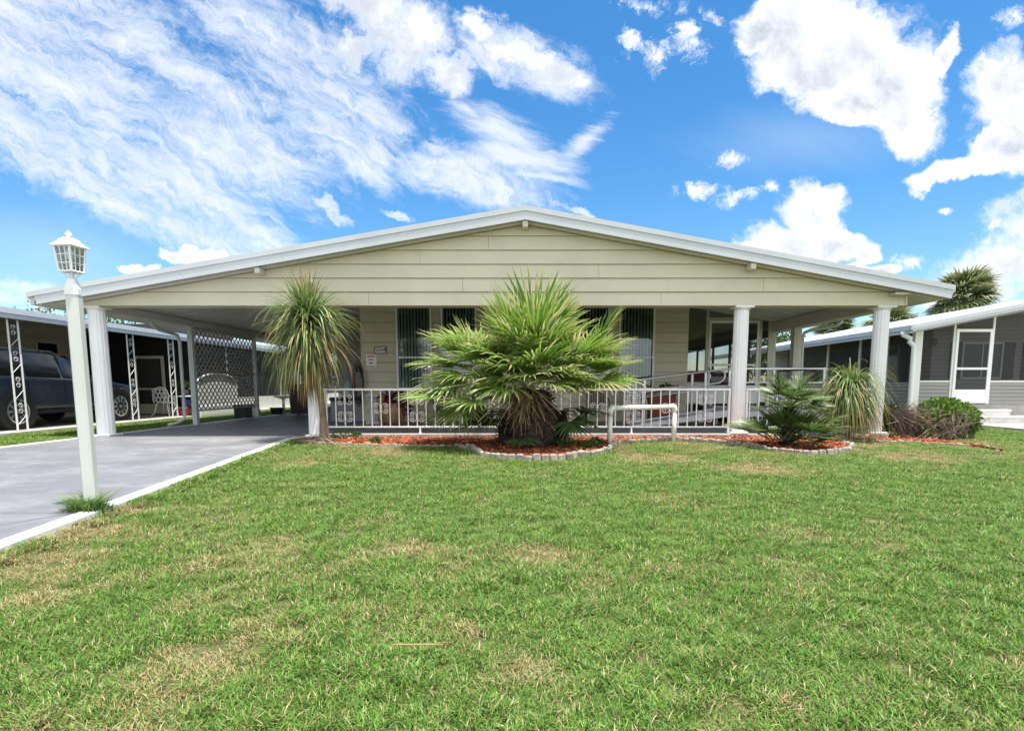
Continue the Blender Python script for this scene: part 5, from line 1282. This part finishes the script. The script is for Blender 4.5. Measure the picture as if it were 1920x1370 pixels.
# ------------------------------------------------------------------ parked car
m_car = M('blue_grey_car_paint', (.032,.042,.066,1), .22, .06, 2, spec=.6, coat=.7)
m_tyre = M('tyre_rubber', (.014,.014,.015,1), .8, .1)
m_rim = M('alloy_rim', (.62,.63,.65,1), .28, .05, metal=.8)
m_cglass = M('tinted_car_glass', (.008,.009,.011,1), .08, .02, spec=.7)
XC, YA, ZC = -12.15, 12.25, .08
car = thing('parked_car', 'dark blue grey family car with a silver roof rail parked under the neighbour carport', 'car', (XC, YA+1.5, ZC))
st_ = [(-1.0,.62,.55,.86,1.05,.70,.80),(-.96,.42,.50,.93,1.12,.80,1.45),(-.82,.34,.48,.97,1.16,.80,1.72),(-.45,.30,.46,.99,1.15,.78,1.80),(.4,.28,.46,1.0,1.13,.77,1.83),(1.3,.28,.46,1.0,1.11,.76,1.80),(1.8,.28,.46,1.0,1.10,.74,1.70),(2.35,.28,.46,.995,1.09,.76,1.34),(2.62,.29,.46,.99,1.08,.80,1.14),(3.2,.30,.47,.98,1.02,.80,1.07),(3.7,.32,.48,.96,.96,.78,1.00),(3.98,.36,.50,.90,.86,.70,.88),(4.08,.44,.52,.80,.74,.62,.76)]
g = MB(); rows = []
for (l, zb_, zs, hw, zbelt, ht, ztp) in st_:
    half = [(0, zb_), (hw*.86, zb_), (hw*.96, zb_+.12), (hw, zs+.12), (hw*.99, (zs+zbelt)/2+.12), (hw*.955, zbelt), (hw*.93, zbelt+.02), (ht+(hw*.93-ht)*.12, ztp-(ztp-zbelt)*.14), (ht*.86, ztp-.015), (ht*.4, ztp+.01)]
    rows.append([(XC+q, YA+l, ZC+z) for q, z in half]+[(XC, YA+l, ZC+ztp+.015)]+[(XC-q, YA+l, ZC+z) for q, z in half[::-1][:-1]])
n_ = len(rows[0]); vs = [v for r_ in rows for v in r_]; fs = []
for i in range(len(rows)-1):
    for k in range(n_): fs.append((i*n_+k, (i+1)*n_+k, (i+1)*n_+(k+1) % n_, i*n_+(k+1) % n_))
fs.append(tuple(range(n_-1, -1, -1))); fs.append(tuple(range((len(rows)-1)*n_, len(rows)*n_))); g.add(vs, fs)
body = obj('body', g, m_car, car); sub = body.modifiers.new('s', 'SUBSURF'); sub.levels = sub.render_levels = 2; body.data.polygons.foreach_set('use_smooth', [True]*len(body.data.polygons))
def carside(l, t):       # a point on the greenhouse side, t from belt to roof
    for i in range(len(st_)-1):
        if st_[i][0] <= l <= st_[i+1][0]:
            q = (l-st_[i][0])/(st_[i+1][0]-st_[i][0]); s_ = [a+(b_-a)*q for a, b_ in zip(st_[i], st_[i+1])]; break
    hw, zbelt, ht, ztp = s_[3], s_[4], s_[5], s_[6]; x0, z0 = hw*.935, zbelt+.03; x1, z1 = ht+(hw*.93-ht)*.12, ztp-(ztp-zbelt)*.14
    return Vector((XC+x0+(x1-x0)*t-.006, YA+l, ZC+z0+(z1-z0)*t))
for la, lb, lt0, lt1 in ((-.78,.28,-.62,.28),(.36,1.28,.36,1.28),(1.36,2.30,1.36,1.72)):
    g = MB(); N_ = 6; vs = []; fs = []
    for i in range(N_+1):
        q = i/N_
        for t in (0, .5, .98): l = (la+(lb-la)*q)*(1-t)+(lt0+(lt1-lt0)*q)*t; vs.append(carside(l, t)+Vector((.012, 0, 0)))
    for i in range(N_):
        for j in range(2): fs.append((i*3+j, i*3+3+j, i*3+4+j, i*3+1+j))
    g.add(vs, fs); obj('side_window', g, m_cglass, car, True)
g = MB(); g.quad((XC-.62, YA+2.30, ZC+1.36), (XC+.62, YA+2.30, ZC+1.36), (XC+.60, YA+1.86, ZC+1.70), (XC-.60, YA+1.86, ZC+1.70)); obj('windscreen', g, m_cglass, car)
g = MB(); g.tube([(XC+.70, YA-.55, ZC+1.70), (XC+.70, YA-.4, ZC+1.785), (XC+.70, YA+1.3, ZC+1.775), (XC+.68, YA+1.6, ZC+1.69)], .016, 8); obj('roof_rail', g, m_rim, car)
g = MB(); g.bbox(XC+.98, YA+2.15, ZC+1.08, XC+1.2, YA+2.3, ZC+1.26, .04); obj('mirror', g, m_car, car)
for l in (.32, 1.32):
    g = MB(); g.box(XC+.985, YA+l-.004, ZC+.5, XC+1.001, YA+l+.004, ZC+1.08); obj('door_seam', g, m_dark, car)
for l in (.18, 1.18):
    g = MB(); g.bbox(XC+.985, YA+l-.11, ZC+.95, XC+1.015, YA+l+.05, ZC+.985, .006); obj('door_handle', g, m_car, car)
g = MB(); g.box(XC+.95, YA+.55, ZC+.36, XC+1.005, YA+2.55, ZC+.42); obj('sill_trim', g, m_black, car)
g = MB(); g.bbox(XC+.80, YA-1.0, ZC+.95, XC+.99, YA-.82, ZC+1.25, .04); obj('tail_light', g, M('tail_red', (.25,.01,.01,1), .2, .05), car)
g = MB(); g.bbox(XC+.62, YA+3.72, ZC+.72, XC+.93, YA+4.0, ZC+.86, .04); obj('headlight', g, m_rim, car)
for yy_ in (YA, YA+3.1):
    g = MB(); g.tube([(XC+.55, yy_, ZC+.41), (XC+1.004, yy_, ZC+.41)], .46, 36); obj('wheel_arch', g, m_dark, car)
for yy_ in (YA, YA+3.1):
    for s_ in (1, -1):
        xo = XC+s_*.90; tyre = MB(); zc_ = ZC+.40
        prof = [(.27, -.10), (.36, -.115), (.395, -.09), (.40, 0), (.395, .09), (.36, .115), (.27, .10)]
        vs = []; fs = []; nn = 36
        for r_, q in prof: vs += [(xo+s_*q, yy_+r_*math.cos(2*math.pi*k/nn), zc_+r_*math.sin(2*math.pi*k/nn)) for k in range(nn)]
        for i in range(len(prof)-1):
            for k in range(nn): fs.append((i*nn+k, i*nn+(k+1) % nn, (i+1)*nn+(k+1) % nn, (i+1)*nn+k))
        tyre.add(vs, fs); wh = obj('wheel', tyre, m_tyre, car, True)
        g = MB(); xf = xo+s_*.10
        g.tube([(xo+s_*.02, yy_, zc_), (xo+s_*.03, yy_, zc_)], .268, nn); 
        dk = obj('brake_disc', g, m_dark, wh)
        g = MB(); ring = [(.275, .07), (.275, .112), (.255, .116), (.245, .09)]; vs = []; fs = []
        for r_, q in ring: vs += [(xo+s_*q, yy_+r_*math.cos(2*math.pi*k/nn), zc_+r_*math.sin(2*math.pi*k/nn)) for k in range(nn)]
        for i in range(3):
            for k in range(nn): fs.append((i*nn+k, i*nn+(k+1) % nn, (i+1)*nn+(k+1) % nn, (i+1)*nn+k))
        g.add(vs, fs)
        g.tube([(xo+s_*.05, yy_, zc_), (xo+s_*.112, yy_, zc_)], .05, 14)
        for k in range(10):
            a = 2*math.pi*k/10; dy, dz = math.cos(a), math.sin(a); wy, wz = -dz, dy
            g.add([(xo+s_*.10, yy_+dy*.04+wy*.016, zc_+dz*.04+wz*.016), (xo+s_*.10, yy_+dy*.04-wy*.016, zc_+dz*.04-wz*.016), (xo+s_*.112, yy_+dy*.26-wy*.032, zc_+dz*.26-wz*.032), (xo+s_*.112, yy_+dy*.26+wy*.032, zc_+dz*.26+wz*.032),
                   (xo+s_*.07, yy_+dy*.04+wy*.016, zc_+dz*.04+wz*.016), (xo+s_*.07, yy_+dy*.04-wy*.016, zc_+dz*.04-wz*.016), (xo+s_*.075, yy_+dy*.26-wy*.032, zc_+dz*.26-wz*.032), (xo+s_*.075, yy_+dy*.26+wy*.032, zc_+dz*.26+wz*.032)],
                  [(0,1,2,3),(1,0,4,5),(0,3,7,4),(2,1,5,6)])
        obj('rim', g, m_rim, wh)
# ------------------------------------------------------------------ things beside the neighbour's porch
x, y = at(311, 770, 17.6).x, 17.6
ch = thing('iron_chair', 'white wrought iron garden chair with an openwork back beside the screen door', 'chair', (x, y, .08))
for dx, dy in ((-.2,-.2),(.2,-.2),(-.2,.2),(.2,.2)):
    g = MB(); g.tube([(x+dx*.8, y+dy*.8, .50), (x+dx*.95, y+dy*.95, .34), (x+dx*1.1, y+dy*1.1, .18), (x+dx*1.5, y+dy*1.5, .082)], [.02, .016, .013, .016], 7); obj('leg', g, m_white, ch, True)
g = MB(); g.lathe([(.21, .495), (.23, .505), (.23, .52), (.2, .525)], (x, y, 0), 22); obj('seat', g, m_white, ch)
g = MB(); yb_ = y-.2
for k in range(3):
    for i in range(4): 
        c_ = Vector((x-.18+i*.12+(k % 2)*.05-.02, yb_, .60+k*.13)); g.tube([tuple(c_+Vector((.055*math.cos(a), 0, .06*math.sin(a)))) for a in [i2*math.pi/6 for i2 in range(13)]], .011, 5, False)
g.tube([(x-.22, yb_, .5), (x-.25, yb_, .75), (x-.17, yb_, .95), (x, yb_, .99), (x+.17, yb_, .95), (x+.25, yb_, .75), (x+.22, yb_, .5)], .016, 7); obj('backrest', g, m_white, ch, True)
x, y = at(346, 745, 18.0).x, 17.95
pt = thing('patio_table', 'small white table beside the iron post with dark things on and under it', 'table', (x, y, .08))
g = MB(); g.bbox(x-.42, y-.2, .68, x+.42, y+.2, .72, .008); obj('tabletop', g, m_white, pt)
for dx in (-.38, .38):
    for dy in (-.16, .16): g = MB(); g.tube([(x+dx, y+dy, .082), (x+dx, y+dy, .68)], .016, 8); obj('leg', g, m_white, pt)
tb2 = thing('storage_tub', 'red plastic tub on the ground under the small white table', 'tub', (x+.02, y-.02, .08))
g = MB(); g.lathe([(.16, .082), (.2, .3), (.21, .36), (.19, .36)], (x+.05, y-.03, 0), 20); obj('tub', g, M('red_plastic', (.28,.03,.03,1), .5, .1), tb2, True)
bb = thing('storage_tub', 'blue plastic tub standing on the red tub under the small white table', 'tub', (x+.05, y-.03, .36))
g = MB(); g.lathe([(.13, .362), (.16, .55), (.17, .6), (.15, .6)], (x+.1, y-.03, 0), 20); obj('tub', g, M('blue_plastic', (.04,.06,.25,1), .5, .1), bb, True)
bx = thing('black_planter', 'black flower pot on the small white table', 'pot', (x, y, .72))
g = MB(); g.lathe([(.12, .722), (.16, .9), (.17, .92), (.14, .92)], (x, y+.02, 0), 18); obj('pot', g, m_black, bx, True); g = MB(); leafblob(g, (x, y+.02, 1.05), (.2, .16, .15), 160, .1, rs4, hollow=.1); obj('plant', g, MATS['dark_shrub_leaf'], bx)
# arched white trellis and white lattice skirt seen through the grey lattice
tx = -10.1; ty0, ty1 = tx*F/(372-PX0), tx*F/(447-PX0)
tr = thing('arched_trellis', 'white arched garden panel standing behind the grey carport lattice', 'trellis', (tx, (ty0+ty1)/2, 0))
zc1 = at(410, 722, (ty0+ty1)/2).z; ym, hw_ = (ty0+ty1)/2, (ty1-ty0)/2-.06
g = MB(); zbase, zsh, zap = .28, 1.15, 1.42
P = [(tx, ym-hw_, zbase), (tx, ym+hw_, zbase), (tx, ym+hw_, zsh)]+[(tx, ym+hw_*math.cos(a), zsh+(zap-zsh)*math.sin(a)) for a in [math.pi*i/14 for i in range(1, 14)]]+[(tx, ym-hw_, zsh)]
g.prism(P, (-.03, 0, 0)); obj('panel', g, m_whitesiding, tr)
g = MB(); g.tube([(tx+.02, ym-hw_, .0), (tx+.02, ym-hw_, zsh)]+[(tx+.02, ym-hw_*math.cos(a), zsh+(zap-zsh)*math.sin(a)) for a in [math.pi*i/14 for i in range(1, 14)]]+[(tx+.02, ym+hw_, zsh), (tx+.02, ym+hw_, 0)], .025, 6); obj('frame', g, m_white, tr)
lattice('lattice', tx+.03, ym-hw_+.03, ym+hw_-.03, .02, .40, .10, .03, m_white, tr)
x, y = at(456, 775, 17.2).x, 17.2
pb1 = thing('black_box', 'black plastic planter box on the ground behind the grey lattice', 'planter', (x, y, 0)); g = MB(); g.bbox(x-.2, y-.18, .0, x+.2, y+.18, .42, .02); g.bbox(x-.22, y-.2, .42, x+.22, y+.2, .46, .01); obj('box', g, m_black, pb1)
x, y = at(474, 778, 18.2).x, 18.2
wb = thing('white_planter', 'stack of white block planters beside the last carport post', 'planter', (x, y, 0)); g = MB(); g.bbox(x-.22, y-.15, .0, x+.22, y+.15, .14, .01); g.bbox(x-.2, y-.13, .143, x+.2, y+.13, .27, .01); g.lathe([(.08, .272), (.11, .32), (.10, .42), (.06, .46)], (x+.05, y, 0), 16); obj('block', g, m_stone, wb)
x, y = at(531, 748, 19.6).x, 19.6
bd = thing('bird_bath', 'pale stone bird bath on a thin stem beyond the carport', 'bird bath', (x, y, 0)); g = MB(); g.lathe([(.13, 0), (.14, .04), (.05, .08), (.04, .5), (.06, .58)], (x, y, 0), 16); obj('stem', g, m_stone, bd, True)
g = MB(); g.lathe([(.07, .58), (.3, .64), (.33, .68), (.30, .68), (.05, .63)], (x, y, 0), 24); obj('basin', g, m_stone, bd, True)
x, y = at(519, 772, 19.3).x, 19.3
pk = thing('black_pot', 'black plastic pot on the grass near the bird bath', 'pot', (x, y, 0)); g = MB(); g.lathe([(.14, .02), (.22, .24), (.23, .28), (.2, .28)], (x, y, 0), 18); obj('pot', g, m_black, pk, True)

# ------------------------------------------------------------------ right-hand neighbour
NR = thing('neighbour_bungalow', 'grey and white bungalow on the right with a screened front porch and white screen door', 'house', (12, 18, 0))
YR2 = 15.3; XRc = at(1716, 700, YR2).x; EXr = 10.18; zr = at(1659, 617, 15.9).z; sl_ = .195
def r2(x): return zr+sl_*(x-EXr)
zf_ = at(1820, 757, YR2).z; zk2 = at(1820, 716, YR2).z; XE = 24; YB2 = 24.0
g = MB(); g.prism([(EXr,14.9,zr),(17.5,14.9,r2(17.5)),(27,14.9,zr-.3),(27,14.9,zr-.35),(17.5,14.9,r2(17.5)-.05),(EXr,14.9,zr-.05)], (0, 16, 0)); obj('roof', g, m_roof, NR)
g = MB()
for (o0, o1, yy_) in ((.015, -.095, 14.84), (-.097, -.165, 14.855)):
    g.prism([(EXr,yy_,zr+o0),(17.5,yy_,r2(17.5)+o0),(17.5,yy_,r2(17.5)+o1),(EXr,yy_,zr+o1)], (0, 14.895-yy_, 0))
g.box(EXr-.05, 14.85, zr-.12, EXr-.003, 31, zr+.01); g.box(EXr-.02, 14.9, zr-.20, EXr+.03, 31, zr-.122); obj('roof_fascia', g, m_fascia, NR)
g = MB(); g.prism([(EXr+.04,14.9,zr-.19),(17.4,14.9,r2(17.4)-.22),(17.4,14.9,r2(17.4)-.2),(EXr+.04,14.9,zr-.17)], (0, 16, 0)); obj('soffit', g, m_beam, NR)
# low walls with fine laps
dL, dR = at(1785, 700, YR2).x, at(1853, 700, YR2).x
lapwall('low_wall', XRc+.12, dL-.06, zf_, zk2, YR2, .1, m_lowsiding, NR); lapwall('low_wall', dR+.06, XE, zf_, zk2, YR2, .1, m_lowsiding, NR)
lapwall('low_wall', YR2+.1, YB2, .3, zk2, XRc, .1, m_lowsiding, NR, axis='y')
g = MB(); g.box(XRc-.0, YR2+.0, .0, XE, YR2+.3, zf_-.003); g.box(XRc+.01, YR2+.31, 0, XRc+.06, YB2, .3); obj('foundation', g, m_concrete, NR)
g = MB(); g.bbox(XRc-.1, YR2-.05, .02, XRc+.11, YR2+.09, r2(XRc)-.2, .006); obj('corner_post', g, m_whitesiding, NR)
def sfr(*a):
    g = MB(); g.box(*a); obj('screen_bar', g, m_whitesiding, NR)
for px_ in (1655, 1605, 1546, 1500): 
    yy_ = XRc*F/(px_-PX0); sfr(XRc-.03, yy_-.03, zk2+.002, XRc+.03, yy_+.03, zr-.1)
sfr(dL-.055, YR2-.03, zf_, dL-.003, YR2+.02, r2(dL)-.19); sfr(dR+.003, YR2-.03, zf_, dR+.055, YR2+.02, r2(dR)-.19); sfr(XRc+.12, YR2-.02, zk2, dL-.06, YR2+.02, zk2+.04); sfr(dR+.06, YR2-.02, zk2, XE, YR2+.02, zk2+.04)
g = MB(); g.quad((XRc+.11,YR2,zk2+.04),(dL-.055,YR2,zk2+.04),(dL-.055,YR2,r2(dL)-.2),(XRc+.11,YR2,r2(XRc+.11)-.2)); g.quad((dR+.055,YR2,zk2+.04),(XE,YR2,zk2+.04),(XE,YR2,r2(17.4)-.2),(dR+.055,YR2,r2(dR)-.2)); g.quad((XRc,YR2+.1,zk2),(XRc,YB2-1.2,zk2),(XRc,YB2-1.2,zr-.1),(XRc,YR2+.1,zr-.1)); obj('screen', g, m_screen_n, NR)
zdt2 = at(1825, 617, YR2).z; zdm2, zdk2 = at(1820, 691, YR2).z, at(1820, 730, YR2).z
g = MB(); w = .075; y0, y1 = YR2-.06, YR2-.02
g.bbox(dL, y0, zf_+.02, dL+w, y1, zdt2, .005); g.bbox(dR-w, y0, zf_+.02, dR, y1, zdt2, .005); g.box(dL+w, y0+.003, zdt2-w, dR-w, y1, zdt2-.003); g.box(dL+w, y0+.003, zf_+.023, dR-w, y1, zdk2); g.box(dL+w, y0+.003, zdm2-.03, dR-w, y1, zdm2+.03)
nd = obj('screen_door', g, m_white, NR); g = MB(); g.quad((dL+w,YR2-.035,zdk2),(dR-w,YR2-.035,zdk2),(dR-w,YR2-.035,zdt2-w),(dL+w,YR2-.035,zdt2-w)); obj('door_screen', g, m_screen_n, nd)
g = MB(); g.quad((dL-.003,YR2,zdt2),(dR+.003,YR2,zdt2),(dR+.003,YR2,r2(dR)-.2),(dL-.003,YR2,r2(dL)-.2)); obj('screen', g, m_screen_n, NR)
# the house wall inside the screened porch
YI, XI = 17.9, 12.9
lapwall('inner_wall', XRc+.3, XE, .3, 3.4, YI, .13, m_greysiding, NR) if False else None
lapwall('inner_wall', XI, XE, .3, 2.9, YI, .13, m_greysiding, NR); g = MB(); g.prism([(XI,YI-.015,2.903),(17.4,YI-.015,2.903),(17.4,YI-.015,r2(17.4)-.225),(XI,YI-.015,r2(XI)-.225)], (0,.04,0)); obj('inner_gable', g, m_greysiding, NR); lapwall('inner_wall', YI+.06, YB2+4, .3, r2(XI)-.23, XI, .13, m_greysiding, NR, axis='y')
g = MB(); g.box(XRc+.07, YR2+.31, .3, XE, YI-.06, zf_-.02); g.box(XRc+.07, YI-.055, .3, XI-.03, YB2, zf_-.02); obj('porch_deck', g, m_porchfloor, NR)
def nwin(x0, x1, z0, z1, y, parent, axis='x'):
    g = MB(); t = .05
    def bx(a0, a1, b0, b1, d0, d1):
        if axis == 'x': g.box(a0, y-d1, b0, a1, y-d0, b1)
        else: g.box(y-d1, a0, b0, y-d0, a1, b1)
    bx(x0-t, x0, z0-t, z1+t, .022, .06); bx(x1, x1+t, z0-t, z1+t, .022, .06); bx(x0, x1, z1, z1+t, .022, .058); bx(x0, x1, z0-t, z0, .022, .058); bx((x0+x1)/2-.02, (x0+x1)/2+.02, z0, z1, .03, .05)
    w_ = obj('window', g, m_white, parent)
    g = MB(); bx(x0, x1, z0, z1, .022, .028); obj('pane', g, M('neighbour_pane', (.04,.055,.055,1), .08, .1), w_)
    for s0, s1 in ((x0-.42, x0-.08), (x1+.08, x1+.42)): 
        g = MB(); bx(s0, s1, z0-t, z1+t, .022, .05); obj('shutter', g, m_black, w_)
nwin(13.9, 15.1, 1.3, 2.35, YI, NR); nwin(16.2, 17.6, 1.2, 2.35, YI, NR); nwin(19.4, 20.7, 1.2, 2.35, XI, NR, 'y')
wlx, wly = at(1747, 637, YI).x, YI
g = MB(); g.bbox(wlx-.08, wly-.16, 2.3, wlx+.08, wly-.03, 2.5, .02); obj('wall_light', g, m_black, NR)
lapwall('end_wall', XRc+.05, XI+1.5, .1, 2.5, YB2+.0, .14, m_whitesiding, NR)
g = MB(); g.box(XRc, YB2-.06, .1, XRc+.05, YB2+.06, 2.5); obj('corner_trim', g, m_white, NR)
downpipe([(EXr-.02,YR2-.1,zr-.14),(EXr-.02,YR2-.1,zr-.22),(EXr+.18,YR2-.12,zr-.32),(XRc-.32,YR2-.14,zr-.40),(XRc-.20,YR2-.14,zr-.5),(XRc-.18,YR2-.14,zr-.62),(XRc-.18,YR2-.14,.25),(XRc-.18,YR2-.2,.12)], 'downspout', NR, .062, m_white)
# block steps
g0 = thing('porch_steps', 'white painted block steps below the neighbour screen door', 'steps', ((dL+dR)/2+.2, YR2-.4, .06))
sx0, sx1 = at(1800, 780, YR2-.2).x, at(1886, 780, YR2-.2).x
for i, (dx, d0, zt2) in enumerate(((0, .33, .40), (.28, .66, .24))):
    g = MB(); x1_ = sx1+dx
    g.box(sx0, YR2-d0, .062, x1_, YR2-(d0-.325), zt2-.055); nb = 3
    for k in range(nb): g.bbox(sx0-.02+(x1_+.04-sx0)*k/nb+.004, YR2-d0-.03, zt2-.05, sx0-.02+(x1_+.04-sx0)*(k+1)/nb-.004, YR2-(d0-.325), zt2, .008)
    obj('step', g, M('white_step_block', (.62,.61,.58,1), .85, .1, 5, .35, (.35,.33,.3,1), bump=.3), g0)
bpy.context.view_layer.update()
